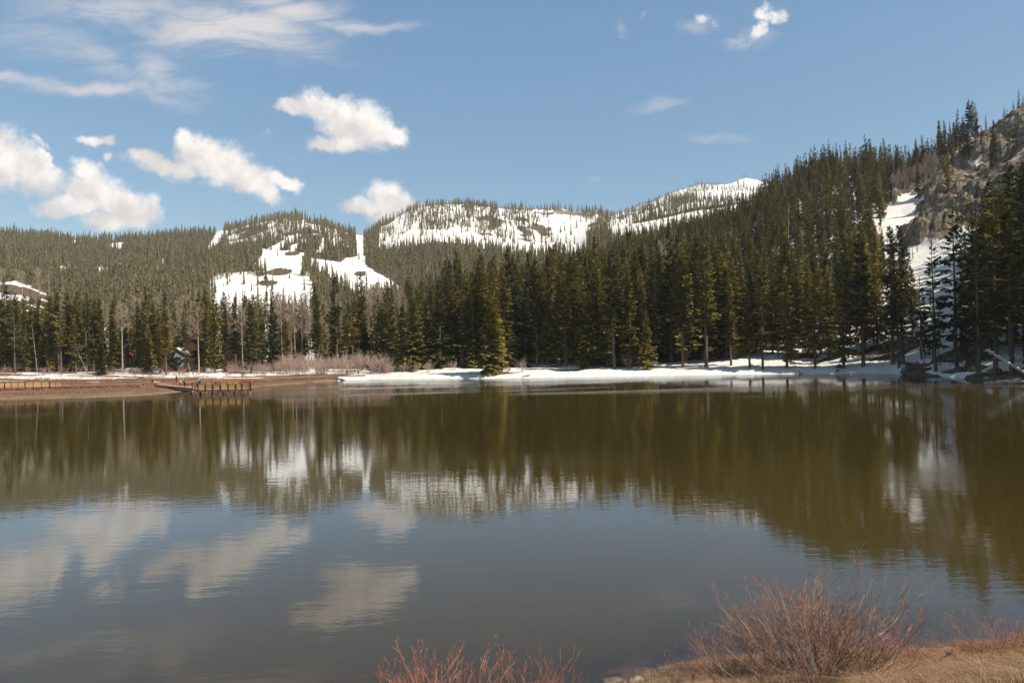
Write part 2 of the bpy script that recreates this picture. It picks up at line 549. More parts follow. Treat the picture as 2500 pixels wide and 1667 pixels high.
ROCKS = [(2168, 482), (2240, 450), (2330, 372), (2420, 325), (2500, 262), (3000, 60), (3000, 480), (2480, 520), (2420, 530), (2350, 566), (2290, 592), (2215, 594), (2215, 560), (2238, 528), (2262, 496), (2235, 470), (2180, 500)]
SNOWSLOPE = [(2215, 660), (2215, 600), (2300, 585), (2420, 540), (2500, 555), (2500, 640), (2420, 770), (2300, 800), (2220, 760)]
BROWN = [(683, 664, 30, 9), (655, 691, 24, 7), (714, 619, 17, 5), (880, 668, 14, 6), (640, 668, 16, 4)]

# ------------------------------------------------------------------ terrain grid
lx = np.arange(-700, 3321, 4.0)
Uc = (lx - 1250.0) / F
Yr = 84.0 * 1.0062 ** np.arange(0, 620)
NC, NR = len(Uc), len(Yr)
Zg = np.zeros((NR, NC))
logY = np.log(Yr)
ys_all = shoreY(Uc)
yt_all = np.interp(Uc, L_TREE[0], L_TREE[2])
for j in range(NC):
    u = Uc[j]
    ys = ys_all[j]
    yk = [60, ys - 14, ys - 0.6, ys + 0.25]
    zk = [-2.6, -2.2, -0.18, 0.12]
    yt = yt_all[j]
    for L in LINES:
        yy = np.interp(u, L[0], L[2]); vv = np.interp(u, L[0], L[1])
        yk.append(yy); zk.append(HC + vv * yy)
    # bench between the edge and the trees
    marsh = 1 - sstep(-0.42, -0.17, u)
    if yt - ys > 6:
        zt = zk[4]
        f1, f2 = 0.35, 0.8
        k1 = ys + (yt - ys) * f1; k2 = ys + (yt - ys) * f2
        zs1 = (1 - marsh) * (0.45 + 0.28 * zt) + marsh * 0.38
        zs2 = (1 - marsh) * (0.2 + 0.75 * zt) + marsh * (0.55 * zt)
        yk[4:4] = [min(ys + 1.6, k1 - 0.5), k1, k2]
        zk[4:4] = [0.16 * marsh + (1 - marsh) * 0.5, zs1, zs2]
    Zg[:, j] = np.interp(Yr, yk, zk)
# soften the far creases (along and across)
def smooth_rows(Z, n):
    k = np.hanning(2 * n + 3)[1:-1]; k /= k.sum()
    pad = np.pad(Z, ((n, n), (0, 0)), mode='edge')
    return sum(k[i] * pad[i:i + Z.shape[0]] for i in range(2 * n + 1))
def smooth_cols(Z, n):
    k = np.hanning(2 * n + 3)[1:-1]; k /= k.sum()
    pad = np.pad(Z, ((0, 0), (n, n)), mode='edge')
    return sum(k[i] * pad[:, i:i + Z.shape[1]] for i in range(2 * n + 1))
YY, UU = np.meshgrid(Yr, Uc, indexing='ij')
XX = UU * YY
Zs = smooth_cols(smooth_rows(Zg, 6), 2)
wsm = sstep(0, 25, YY - yt_all[None, :])
Zg = Zg * (1 - wsm) + Zs * wsm
# relief
far = sstep(500, 900, YY)
Zg += wsm * (1 - far) * 2.4 * (fbm(XX / 28, YY / 28, 3, 4) - 0.5) * np.clip((YY - 190) / 60, 0.25, 1)
Zg += far * 11 * (fbm(XX / 95, YY / 95, 9, 5) - 0.5)
onland = sstep(0.3, 2.5, YY - ys_all[None, :])
marshU = 1 - sstep(-0.42, -0.17, UU)
Zg += onland * (1 - far) * ((1 - marshU) * 0.55 + marshU * 0.16) * (fbm(XX / 4.5, YY / 4.5, 21, 3) - 0.5)
Zg += onland * (1 - marshU) * 1.1 * np.maximum(fbm(XX / 11, YY / 5, 25, 3) - 0.55, 0) * (YY < 260)
PX, PY = proj(XX, YY, Zg)
NOISE_E = fbm(XX / (YY * 0.012), YY / (YY.clip(100) * 0.03), 33, 4) - 0.5   # ragged patch edges
PXe = PX + NOISE_E * 14; PYe = PY + (fbm(XX / (YY * 0.009), YY / 14, 44, 3) - 0.5) * 8
# rocks: crags on the right-hand slope
near_r = (YY > 215) & (YY < 420)
rock = inpoly(PXe, PYe, ROCKS) & near_r
rockw = smooth_cols(smooth_rows(rock.astype(float), 4), 3)
# strike runs with the slope, so cut ledges across it
led = ridged((XX * 0.8 + YY * 0.25) / 17, (YY - 0.6 * XX) / 26, 51, 5)
cr = ridged(XX / 5.5, YY / 9.0, 57, 4)
Zg += rockw * ((led - 0.55) * 16 + (cr - 0.5) * 4.5)
craggy = ((YY > 1380) & (YY < 1480) & (PX > 1255) & (PX < 1530)).astype(float)
craggy = smooth_cols(craggy, 4)
Zg += craggy * (ridged(XX / 22, YY / 22, 61, 4) - 0.5) * 9
pk = ((YY > 1900) & (YY < 2700)).astype(float)
Zg += smooth_rows(pk, 8) * (ridged(XX / 70, YY / 70, 71, 5) - 0.5) * 14

# ground cover: R snow, G rock, B brown marsh
snow = np.full(Zg.shape, 0.0)
forest_far = (YY > 500)
dense_left = (YY > 460) & (PX < 1500)
snow[:] = np.where(YY > 460, 0.10, 0.62)
openm = np.zeros(Zg.shape, bool)
for k, poly in OPEN.items():
    m = inpoly(PXe * 0.5 + PX * 0.5, PYe * 0.5 + PY * 0.5, poly) & (YY > 500)
    openm |= m
sparse = (YY > 1000) & (((PX > 550) & (PX < 880) & (PY < 604)) | ((PX > 925) & (PX < 1560) & (PY < 615))) | (YY > 1600)
mott = fbm(XX / 26, YY / 60, 141, 4) - 0.5
snow = np.where(sparse, 0.72 + 2.4 * mott, snow)
hill2 = (YY > 1000) & (PX > 1480) & (PY < 560)
snow = np.where(hill2, 0.75, snow)
snow = np.where(openm, 0.93 + 1.3 * np.minimum(fbm(XX / 16, YY / 45, 151, 4) - 0.46, 0), snow)
snow = np.where((YY > 205) & (YY < 470) & (PX < 1000), 0.42 + NOISE_E * 1.2, snow)
brownm = np.zeros(Zg.shape)
for (bx, by, bw, bh) in BROWN:
    e = ((PXe - bx) / bw) ** 2 + ((PY - by + (PXe - bx) * 0.05) / bh) ** 2
    brownm = np.maximum(brownm, ((e < 1) & (YY > 600)).astype(float))
md = inpoly(PXe, PYe, MOUND) & (YY > 480) & (YY < 640)
mdn = fbm(XX / 22, YY / 9, 81, 4)
mdsn = sstep(0.50, 0.60, mdn + 0.16 * (PY < 700) + 0.05)
snow = np.where((YY > 480) & (YY < 760) & (PX > 515) & (PX < 765) & (PY > 660), 1.0, snow)
snow = np.where(md, mdsn, snow)
brownm = np.where(md, 1 - mdsn, brownm)
snow = snow * (1 - brownm)
snow = np.where(inpoly(PXe, PYe, COULOIR) & near_r, 1.0, snow)
snow = np.where(inpoly(PXe, PYe, SNOWSLOPE) & (YY > 150) & (YY < 400), 0.95, snow)
rockmask = rockw.copy()
# snow lying in hollows of the crags
snow = snow * (1 - sstep(0.3, 0.7, rockw))
PXr = PX + 14 * (fbm(XX / 3.5, YY / 5.0, 133, 3) - 0.5); PYr = PY + 9 * (fbm(XX / 4.0, YY / 6.0, 134, 3) - 0.5)
patch = (inpoly(PXr, PYr, [(2358, 388), (2375, 383), (2394, 386), (2392, 400), (2360, 398)]) | inpoly(PXr, PYr, [(2378, 332), (2405, 320), (2470, 262), (2485, 262), (2440, 300), (2400, 330)])) & near_r
snow = np.where(patch, 1, snow); rockmask = np.where(patch, 0, rockmask)
craggy = craggy * sstep(545, 525, PY)
rockmask = np.maximum(rockmask, craggy * (ridged(XX / 30, YY / 25, 66, 3) > 0.60))
snow = np.where(craggy * (ridged(XX / 30, YY / 25, 66, 3) > 0.60) > 0.5, 0, snow)
# the shore bench: white bank centre and right, marsh to the left
bench = (YY < yt_all[None, :] + 6)
dsh = YY - ys_all[None, :]
bn = fbm(XX / 14, YY / 7, 91, 4)
snow_bench = 1.0 - sstep(0.69, 0.74, bn) * 0.9
# bare earth under the trees along the right shore
snow_bench = np.where((UU > 0.30) & (dsh > 8), 1.0 - sstep(0.50, 0.57, bn), snow_bench)
snow_bench = np.where((UU > 0.30) & (UU < 0.575) & (dsh <= 8), 1.0, snow_bench)
snow_bench = np.where((UU > 0.575), 1.0 - sstep(0.42, 0.47, fbm(XX / 7, YY / 5, 95, 3)), snow_bench)
tt = dsh / (yt_all - ys_all)[None, :]
ms = sstep(0.50, 0.56, fbm(XX / 20, YY / 3.2, 97, 3) + 0.26 * (sstep(0.70, 0.86, tt)) + 0.14 * sstep(-0.56, -0.46, UU) * sstep(0.5, 0.75, tt) - 0.14 - 0.30 * sstep(0.55, 0.30, tt) )
marsh_part = 1 - sstep(-0.262, -0.247, UU + 0.02 * (bn - 0.5) - 0.05 * sstep(0.35, 0.6, tt) - 0.03*sstep(0.6,0.8,tt))
snow = np.where(bench, snow_bench * (1 - marsh_part) + ms * marsh_part, snow)
under = (YY >= yt_all[None, :] + 2) & (YY < 460) & ~inpoly(PX, PY, SNOWSLOPE) & ~inpoly(PX, PY, COULOIR) & (PX > 1000)
un = fbm(XX / 9, YY / 9, 101, 4)
snow = np.where(under, 1 - sstep(0.40 + 0.06 * (PX > 1650), 0.50 + 0.06 * (PX > 1650), un), snow)
snow = np.where(under & (PX > 1900), np.maximum(snow, 1 - sstep(0.5, 0.6, un)), snow)
snow = np.where(rockw > 0.5, np.where(patch, 1, 0), snow)
cover_marsh = np.where(bench, marsh_part, 0) * (dsh > -3)
cover = np.stack([snow, np.maximum(rockmask, 0), cover_marsh + 0.0], -1).reshape(-1, 3)
# raise snow a little where it lies, so drifts have an edge
Zg += np.where(bench & (dsh > 0), 0.28, 0.0) * smooth_cols(smooth_rows(snow * 1.0, 2), 2) * onland

# ---------------- materials of the ground
m_ground, N, out = new_mat('ground')
pos = obj_pos(N)
cov = N.attr('cover'); sp = N.n('SeparateColor'); N.set(sp.inputs[0], cov)
brk = N.noise(pos, 0.9, 5, 0.6)
brk2 = N.noise(pos, 0.12, 5, 0.6)
sm = N.ramp(N.math('ADD', sp.outputs[0], N.math('MULTIPLY', N.math('SUBTRACT', N.math('ADD', N.math('MULTIPLY', brk, 0.5), N.math('MULTIPLY', brk2, 0.5)), 0.5), 0.9)), 0.44, 0.56)
dirt = N.mix(N.ramp(brk, 0.35, 0.65), (0.075, 0.052, 0.034), (0.17, 0.115, 0.075))
rn = N.noise(N.mapping(pos, scale=(1, 1, 0.35)), 0.45, 8, 0.65)
rockc = N.mix(N.ramp(rn, 0.36, 0.62), (0.085, 0.065, 0.05), (0.30, 0.235, 0.17))
band = N.noise(N.mapping(pos, scale=(0.12, 0.5, 1.0), rot=(0, R(41), 0)), 0.32, 6, 0.65)
rockc = N.mix(N.ramp(band, 0.50, 0.62), rockc, (0.44, 0.36, 0.27))
rockc = N.mix(N.ramp(N.noise(pos, 0.09, 5, 0.6), 0.53, 0.60), rockc, (0.115, 0.105, 0.045))
mn = N.noise(N.mapping(pos, scale=(0.25, 1, 1)), 0.5, 6, 0.62)
marc = N.mix(N.ramp(mn, 0.38, 0.62), (0.155, 0.080, 0.050), (0.26, 0.155, 0.095))
sepz = N.n('SeparateXYZ'); N.set(sepz.inputs[0], pos)
marc = N.mix(N.ramp(sepz.outputs[2], 0.05, 0.45), N.mix(N.ramp(mn, 0.35, 0.6), (0.19, 0.115, 0.06), (0.30, 0.20, 0.105)), marc)
base = N.mix(sp.outputs[1], dirt, rockc)
base = N.mix(sp.outputs[2], base, marc)
snowc = N.mix(N.ramp(N.noise(pos, 0.05, 6, 0.7), 0.4, 0.75), (0.87, 0.825, 0.765), (0.76, 0.70, 0.635))
colr = N.mix(sm, base, snowc)
hgt = N.math('ADD', N.math('MULTIPLY', N.noise(pos, 1.3, 6, 0.6), 0.5), N.math('MULTIPLY', N.noise(pos, 0.22, 5, 0.6), 1.6))
rb = N.math('MULTIPLY', N.math('ABSOLUTE', N.math('SUBTRACT', rn, 0.5)), N.math('MULTIPLY', sp.outputs[1], 9.0))
nrm = N.bump(N.math('SUBTRACT', hgt, rb), 0.55, 0.8)
principled(N, out, colr, 0.85, nrm, 0.2)

idx = np.arange(NR * NC).reshape(NR, NC)
quads = np.stack([idx[:-1, :-1], idx[:-1, 1:], idx[1:, 1:], idx[1:, :-1]], -1).reshape(-1, 4)
# drop the part of the lake bed nearest to the near bank is kept: it is the floor of the lake
terrain = mesh_np('ground_terrain', np.stack([XX, YY, Zg], -1).reshape(-1, 3), quads, m_ground, smooth=True, attrs={'cover': cover})
tag(terrain, kind='structure')


def ground(x, y):
    x = np.asarray(x, float); y = np.asarray(y, float)
    u = x / y
    fi = np.clip(np.log(y / 84.0) / math.log(1.0062), 0, NR - 1.001)
    fj = np.clip((u - Uc[0]) / (Uc[1] - Uc[0]), 0, NC - 1.001)
    i = fi.astype(int); j = fj.astype(int); a = fi - i; b = fj - j
    return (Zg[i, j] * (1 - a) * (1 - b) + Zg[i + 1, j] * a * (1 - b) + Zg[i, j + 1] * (1 - a) * b + Zg[i + 1, j + 1] * a * b)


def at(px, py, Y):
    u, v = lev(px, py)
    return (float(u) * Y, Y, HC + float(v) * Y)


def atz(px, py, z):
    u, v = lev(px, py)
    Y = (z - HC) / float(v)
    return (float(u) * Y, Y, z)


def on_ground(px, Y, py=905):
    u, v = lev(px, py)
    x = float(u) * Y
    return (x, Y, float(ground(x, Y)))


# ------------------------------------------------------------------ near bank
NB = np.array([(-2600, 10.8), (0, 11.0), (1250, 11.7), (1400, 12.05), (1550, 12.5), (1640, 12.95), (1800, 13.15), (2000, 13.25), (2250, 13.2), (2400, 13.3), (2500, 13.5), (2700, 14.0), (5000, 20.0)])


def bank_shore(x, y):
    p = 1250 + F * x / np.maximum(y, 6.0)
    return np.interp(p, NB[:, 0], NB[:, 1])


def bankz(x, y):
    x = np.asarray(x, float); y = np.asarray(y, float)
    dd = bank_shore(x, y) - y
    wob = 0.35 * (fbm(x / 1.3 + 50, y / 1.3 + 50, 7, 3) - 0.5)
    dd = dd + wob
    z = np.where(dd < 0, np.maximum(0.16 * dd - 0.02 * dd * dd, -2.4), 0)
    z = np.where(dd >= 0, np.where(dd < 1.9, 0.27 * dd, 0.513 + (dd - 1.9) * 0.345), z)
    z = np.minimum(z, 4.4 + 0.02 * np.abs(dd - 13))
    z = z + np.where(dd > 0, 0.16, 0.10) * (fbm(x / 0.55 + 9, y / 0.55 + 9, 15, 4) - 0.5) * sstep(-6, 0, dd)
    return z


def axis(a, b, fa, fb, fine, coarse):
    core = np.arange(fa, fb, fine)
    l = fa - np.cumsum(np.full(int((fa - a) / coarse), coarse)); r = fb + np.cumsum(np.full(int((b - fb) / coarse), coarse))
    return np.concatenate([l[::-1], core, r])


bx = axis(-80, 90, -5, 15, 0.07, 2.0)
by = np.concatenate([axis(-80, 8, 7, 8, 0.5, 2.0), np.arange(8.1, 17, 0.07), [18, 19, 20, 22]])
BX, BY = np.meshgrid(bx, by, indexing='xy')
BZ = bankz(BX, BY)
BZ = np.where(BY > 17.5, -2.4, BZ)
m_bank, N, out = new_mat('bank_earth')
pos = obj_pos(N)
bn1 = N.noise(pos, 2.2, 6, 0.65)
bn2 = N.noise(pos, 14, 5, 0.6)
bc = N.mix(N.ramp(bn1, 0.35, 0.65), (0.10, 0.068, 0.045), (0.30, 0.21, 0.115))
bc = N.mix(N.math('MULTIPLY', bn2, 0.5), bc, (0.06, 0.045, 0.03))
sepz = N.n('SeparateXYZ'); N.set(sepz.inputs[0], pos)
bedc = N.mix(N.ramp(N.noise(pos, 1.1, 3, 0.5), 0.5, 0.58), (0.10, 0.085, 0.07), (0.27, 0.16, 0.12))
bc = N.mix(N.ramp(sepz.outputs[2], -0.06, 0.06), bedc, bc)
principled(N, out, bc, 0.95, N.bump(N.math('ADD', bn1, bn2), 0.7, 0.06), 0.15)
nbx, nby = len(bx), len(by)
bi = np.arange(nbx * nby).reshape(nby, nbx)
bank = mesh_np('near_bank_ground', np.stack([BX, BY, BZ], -1).reshape(-1, 3), np.stack([bi[:-1, :-1], bi[:-1, 1:], bi[1:, 1:], bi[1:, :-1]], -1).reshape(-1, 4), m_bank, smooth=True)
tag(bank, kind='structure')

# ------------------------------------------------------------------ the lake
wy = np.concatenate([np.arange(8.0, 24, 0.25), 24 * 1.03 ** np.arange(0, 92)])
wy = wy[wy < 330]
wx = np.linspace(-1.30, 1.30, 261)
WX, WY = np.meshgrid(wx, wy, indexing='xy')
WXX = WX * WY
dep = np.where(WY < 30, -bankz(WXX, WY), 2.5)
dep = np.where(WY > 90, -ground(WXX, np.maximum(WY, 90)), dep)
dep = np.clip(dep, 0, 3)
m_water, N, out = new_mat('lake_water')
pos = obj_pos(N)
depth = N.attr('depth')
sepd = N.n('SeparateColor'); N.set(sepd.inputs[0], depth)
sepy = N.n('SeparateXYZ'); N.set(sepy.inputs[0], pos)
# long low swell plus fine wind ripples whose strength comes and goes in patches
w1 = N.noise(N.mapping(pos, scale=(0.45, 1.0, 1)), 2.6, 3, 0.5)
w2 = N.noise(N.mapping(pos, scale=(0.5, 1.0, 1), rot=(0, 0, 0.25)), 9.0, 3, 0.55)
w3 = N.noise(N.mapping(pos, scale=(0.35, 1.0, 1), rot=(0, 0, -0.1)), 0.7, 2, 0.5)
pat = N.ramp(N.noise(N.mapping(pos, scale=(0.35, 1.0, 1), rot=(0, 0, 0.10)), 0.045, 4, 0.55), 0.50, 0.66)
ruf = N.math('MULTIPLY', N.ramp(sepy.outputs[1], 78.0, 120.0), N.ramp(N.noise(N.mapping(pos, scale=(0.22, 1.0, 1), loc=(7, 3, 0)), 0.055, 3, 0.5), 0.50, 0.60))
patn = N.math('ADD', N.math('ADD', 0.32, N.math('MULTIPLY', pat, 1.9)), N.math('MULTIPLY', ruf, 5.0))
h = N.math('ADD', N.math('MULTIPLY', w1, 0.0034), N.math('MULTIPLY', N.math('MULTIPLY', w2, patn), 0.0017))
h = N.math('ADD', h, N.math('MULTIPLY', w3, 0.003))
nrm = N.bump(h, 1.0, 1.0)
fr = N.n('Fresnel'); fr.inputs['IOR'].default_value = 1.333; N.set(fr.inputs['Normal'], nrm)
gl = N.n('BsdfGlossy'); N.set(gl.inputs['Roughness'], N.math('ADD', 0.03, N.math('MULTIPLY', pat, 0.05))); N.set(gl.inputs['Normal'], nrm)
gl.inputs['Color'].default_value = (0.95, 1.0, 1.05, 1)
df = N.n('BsdfDiffuse'); df.inputs['Color'].default_value = (0.062, 0.042, 0.010, 1)
tr = N.n('BsdfTransparent'); tr.inputs['Color'].default_value = (0.80, 0.74, 0.62, 1)
clear = N.math('POWER', 2.718, N.math('MULTIPLY', sepd.outputs[0], -4.2))
body = N.n('MixShader'); N.set(body.inputs[0], clear); N.t.links.new(df.outputs[0], body.inputs[1]); N.t.links.new(tr.outputs[0], body.inputs[2])
mx = N.n('MixShader')
f_ = fr.outputs[0]
f2_ = N.math('MULTIPLY', N.math('MULTIPLY', f_, f_), N.math('MULTIPLY', N.math('SUBTRACT', 1.0, f_), 1.6))
N.set(mx.inputs[0], N.math('MINIMUM', N.math('ADD', N.math('ADD', f_, f2_), 0.015), 0.62)); N.t.links.new(body.outputs[0], mx.inputs[1]); N.t.links.new(gl.outputs[0], mx.inputs[2])
N.t.links.new(mx.outputs[0], out.inputs['Surface'])
wi = np.arange(WX.size).reshape(WX.shape)
lake = mesh_np('lake_water', np.stack([WXX, WY, np.zeros_like(WX)], -1).reshape(-1, 3), np.stack([wi[:-1, :-1], wi[:-1, 1:], wi[1:, 1:], wi[1:, :-1]], -1).reshape(-1, 4), m_water, smooth=True,
               attrs={'depth': np.stack([dep.ravel()] * 3, -1)})
tag(lake, kind='structure')

# ------------------------------------------------------------------ tree materials
def foliage_mat(name, per_object):
    m, N, out = new_mat(name)
    pos = obj_pos(N)
    if per_object:
        oi = N.n('ObjectInfo')
        tint = oi.outputs['Color']
        rnd = oi.outputs['Random']
        var = N.noise(pos, 0.9, 3, 0.6)
    else:
        tint = N.attr('tint')
        var = N.noise(pos, 0.35, 3, 0.6)
    c = N.mix(N.ramp(var, 0.34, 0.66), (0.62, 0.62, 0.62), (1.35, 1.35, 1.35))
    c = N.mix(1.0, c, tint, 'MULTIPLY')
    p = principled(N, None, c, 0.75, None, 0.15)
    tl = N.n('BsdfTranslucent'); N.set(tl.inputs[0], N.mix(1.0, c, (1.1, 1.15, 0.6), 'MULTIPLY'))
    mx = N.n('MixShader'); mx.inputs[0].default_value = 0.15
    N.t.links.new(p.outputs[0], mx.inputs[1]); N.t.links.new(tl.outputs[0], mx.inputs[2])
    N.t.links.new(mx.outputs[0], out.inputs['Surface'])
    return m


m_needles = foliage_mat('conifer_needles', True)
m_needles_far = foliage_mat('conifer_needles_far', False)


def bark_mat(name, c1, c2, scale=3.0):
    m, N, out = new_mat(name)
    pos = N.n('TexCoord').outputs['Object']
    nn = N.noise(N.mapping(pos, scale=(1, 1, 0.25)), scale, 5, 0.65)
    c = N.mix(N.ramp(nn, 0.35, 0.65), c1, c2)
    principled(N, out, c, 0.9, N.bump(nn, 0.6, 0.05), 0.1)
    return m


m_bark = bark_mat('conifer_bark', (0.085, 0.06, 0.045), (0.26, 0.195, 0.15), 2.0)
m_aspen = bark_mat('aspen_bark', (0.33, 0.27, 0.21), (0.56, 0.48, 0.38), 2.0)
m_twig_pale = bark_mat('aspen_twigs', (0.30, 0.22, 0.155), (0.44, 0.34, 0.25), 2.0)
m_dead = bark_mat('weathered_wood', (0.22, 0.19, 0.16), (0.46, 0.41, 0.36), 2.0)


# ------------------------------------------------------------------ conifer templates, unit height
def conifer_tpl(seed, Rb=0.12, n=260, fronds=3, t0=0.08, shape=0.85, ragged=0.5, droop=0.35, gaps=0.1, fat=1.0, lean=0.0):
    r = np.random.default_rng(seed)
    V = []; 
    t = t0 + (0.985 - t0) * r.random(n) ** 0.9
    t = np.sort(t)
    az = r.random(n) * 2 * np.pi
    prof = np.where(t < t0 + 0.12, 0.72 + 2.2 * (t - t0), 1.0) * ((1 - t) / (1 - t0)) ** shape
    lob = fbm(az * 1.3 + 3, t * 11 + seed, seed, 3)
    L = Rb * prof * (1 - ragged / 2 + ragged * (2 * lob - 0.5)) * r.uniform(0.72, 1.18, n)
    L = np.maximum(L, 0.007)
    keep = fbm(az * 0.9 + 11, t * 7 + 5, seed + 9, 2) > gaps + 0.18
    t, az, L = t[keep], az[keep], L[keep]
    up = 0.55 * t - droop * (1 - t) + r.uniform(-0.18, 0.18, len(t))
    dx, dy = np.cos(az), np.sin(az)
    base = np.stack([lean * t * t * dx * 0, lean * t * t, t], -1)
    dirv = np.stack([dx, dy, up], -1)
    side = np.stack([-dy, dx, np.zeros_like(dx)], -1)
    upv = np.array([0, 0, 1.0])
    out = []
    Lc = L[:, None]
    w = fat * (0.30 * Lc + 0.006)
    for k in range(fronds):
        s = (k + 0.35) / fronds
        for sg in (-1, 1):
            p0 = base + dirv * Lc * (s * 0.85)
            sweep = r.uniform(0.6, 1.1, (len(t), 1))
            p1 = p0 + dirv * Lc * 0.30 + side * sg * w * sweep - upv * w * r.uniform(0.15, 0.55, (len(t), 1))
            p2 = p0 + dirv * Lc * 0.42 - upv * w * r.uniform(-0.25, 0.35, (len(t), 1))
            out.append(np.stack([p0, p1, p2], 1))
    # tip and a hanging piece
    p0 = base + dirv * Lc * 0.70
    out.append(np.stack([p0 + side * w * 0.35, p0 - side * w * 0.35, base + dirv * Lc * 1.12 + upv * 0.2 * w], 1))
    p0 = base + dirv * Lc * 0.45
    out.append(np.stack([p0 - dirv * w * 0.5, p0 + dirv * w * 0.6, p0 - upv * w * 0.75 + side * w * 0.2], 1))
    tri = np.concatenate(out, 0)
    # leader
    a = r.random() * 6
    for q in range(2):
        e = np.array([np.cos(a + q * 1.6), np.sin(a + q * 1.6), 0]) * 0.006
        tri = np.concatenate([tri, [[np.array([0, lean, 0.93]) + e, np.array([0, lean, 0.93]) - e, np.array([0, lean, 1.0])]]], 0)
    return tri.reshape(-1, 3)


def trunk_tpl(rad=0.011, lean=0.0, top=0.97, seed=0, snags=0, Rb=0.1, t0=0.3):
    r = random.Random(seed)
    mb = MB()
    zs = [-0.02, 0.0, 0.03, 0.15, 0.3, 0.5, 0.7, top]
    wob = [(r.uniform(-1, 1) * 0.002, r.uniform(-1, 1) * 0.002) for _ in zs]
    mb.tube([(wob[i][0], wob[i][1] + lean * z * z, z) for i, z in enumerate(zs)],
            [rad * 1.35, rad * 1.2, rad, rad * .9, rad * .75, rad * .55, rad * .33, rad * .1], 7)
    for _ in range(snags):
        z = r.uniform(0.05, t0 + 0.15); a = r.uniform(0, 6.28); L = Rb * r.uniform(0.3, 0.9)
        mb.tube([(0, 0, z), (math.cos(a) * L * .5, math.sin(a) * L * .5, z - 0.004), (math.cos(a) * L, math.sin(a) * L, z - 0.012)], [0.0018, 0.0012, 0.0005], 3, cap=False)
    return mb


CT = []   # (crown mesh, trunk mesh, kind)
specs = [
    # narrow forest spruces
    dict(Rb=0.105, t0=0.10, shape=0.62, ragged=0.55, n=300), dict(Rb=0.092, t0=0.16, shape=0.55, ragged=0.6, n=280), dict(Rb=0.115, t0=0.06, shape=0.70, ragged=0.5, n=320),
    dict(Rb=0.085, t0=0.22, shape=0.50, ragged=0.7, n=250, gaps=0.16), dict(Rb=0.10, t0=0.30, shape=0.55, ragged=0.7, n=240, gaps=0.2),
    # broad open grown ones
    dict(Rb=0.18, t0=0.03, shape=0.70, ragged=0.40, n=560, fronds=4, fat=0.8), dict(Rb=0.20, t0=0.02, shape=0.95, ragged=0.35, n=480, fronds=4, fat=0.75), dict(Rb=0.15, t0=0.05, shape=0.85, ragged=0.5, n=400, fronds=4, fat=0.85),
    # thin, half bare with the pole showing
    dict(Rb=0.085, t0=0.34, shape=0.45, ragged=0.8, n=150, gaps=0.26), dict(Rb=0.10, t0=0.20, shape=0.6, ragged=0.9, n=140, gaps=0.28),
]
for i, sp_ in enumerate(specs):
    v = conifer_tpl(100 + i, **sp_)
    cm = mesh_np('crown', v, np.arange(len(v)).reshape(-1, 3), m_needles, link=False)
    tm_o = trunk_tpl(rad=0.0135 if i < 8 else 0.012, seed=i, snags=26 if i in (3, 4, 8, 9) else 10, Rb=sp_['Rb'], t0=sp_['t0']).build('trunk', m_bark)
    tm = tm_o.data
    bpy.data.objects.remove(tm_o)
    CT.append((cm, tm))
# light variants for the mass of the forest
LODA = [conifer_tpl(200 + i, Rb=[0.11, 0.095, 0.12, 0.085, 0.13, 0.10][i], n=92, fronds=1, t0=[0.08, 0.12, 0.05, 0.18, 0.05, 0.10][i], shape=[0.65, 0.55, 0.75, 0.5, 0.8, 0.6][i], ragged=0.5, fat=1.75, gaps=0.02) for i in range(6)]


def lodb(seed, Rb):
    r = np.random.default_rng(seed)
    out = []
    for k in range(8):
        z = 0.04 + k * 0.118
        rr = Rb * (1 - z) ** 0.75
        nn = 4
        for j in range(nn):
            a = 2 * np.pi * (j + r.random() * 0.8) / nn
            L = rr * r.uniform(0.65, 1.25)
            wd = r.uniform(0.45, 0.8)
            top = min(1.0, z + r.uniform(0.13, 0.24))
            out.append([[0, 0, top], [np.cos(a - wd) * L, np.sin(a - wd) * L, z - 0.01], [np.cos(a + wd) * L, np.sin(a + wd) * L, z + r.uniform(-0.03, 0.02)]])
    return np.array(out).reshape(-1, 3)


LODB = [lodb(300 + i, [0.11, 0.09, 0.125, 0.10][i]) for i in range(4)]

# ------------------------------------------------------------------ where trees stand
trees = []   # x, y, z, H, tone index, template hint


def jitter_grid(y0, y1, u0, u1, s, seed):
    r = np.random.default_rng(seed)
    xs = np.arange(u0 * y1, u1 * y1, s); ysr = np.arange(y0, y1, s)
    X, Y = np.meshgrid(xs, ysr)
    X = X + r.uniform(-0.48, 0.48, X.shape) * s
    Y = Y + r.uniform(-0.48, 0.48, X.shape) * s
    X = X.ravel(); Y = Y.ravel()
    k = (Y > y0) & (Y < y1) & (X / Y > u0) & (X / Y < u1)
    return X[k], Y[k]


def treeline(u):
    return np.interp(u, L_TREE[0], L_TREE[2])


# near forest
X1, Y1 = jitter_grid(95, 500, -0.86, 1.12, 4.15, 1)
r1 = np.random.default_rng(11)
Z1 = ground(X1, Y1)
U1 = X1 / Y1
px, py = proj(X1, Y1, Z1)
past = Y1 - treeline(U1)
prob = np.full(len(X1), 0.86)
clump = fbm(X1 / 18, Y1 / 18, 5, 3)
left = U1 < -0.20
prob = np.where(left, np.where(past < 45, 0.66 + 0.9 * (clump - 0.5), np.where(past < 130, 0.30, 0.12)), prob)
prob = np.where((U1 > -0.36) & (U1 < -0.20) & (past > 10) & (Y1 < 330), 0.22, prob)
prob = np.where((U1 > -0.20) & (U1 < -0.13) & (past > 8), 0.55, prob)
prob = np.where(past < 1.0, 0, prob)
prob = np.where((px > 1000) & (Y1 > 470), 0.5, prob)
hill = (px > 1550) & (py < 860)
prob = np.where(hill, np.clip(0.62 + 1.3 * (clump - 0.5), 0.15, 0.95), prob)
prob = np.where(hill & (px > 2130) & (py > 540) & (px < 2480), 0.22, prob)
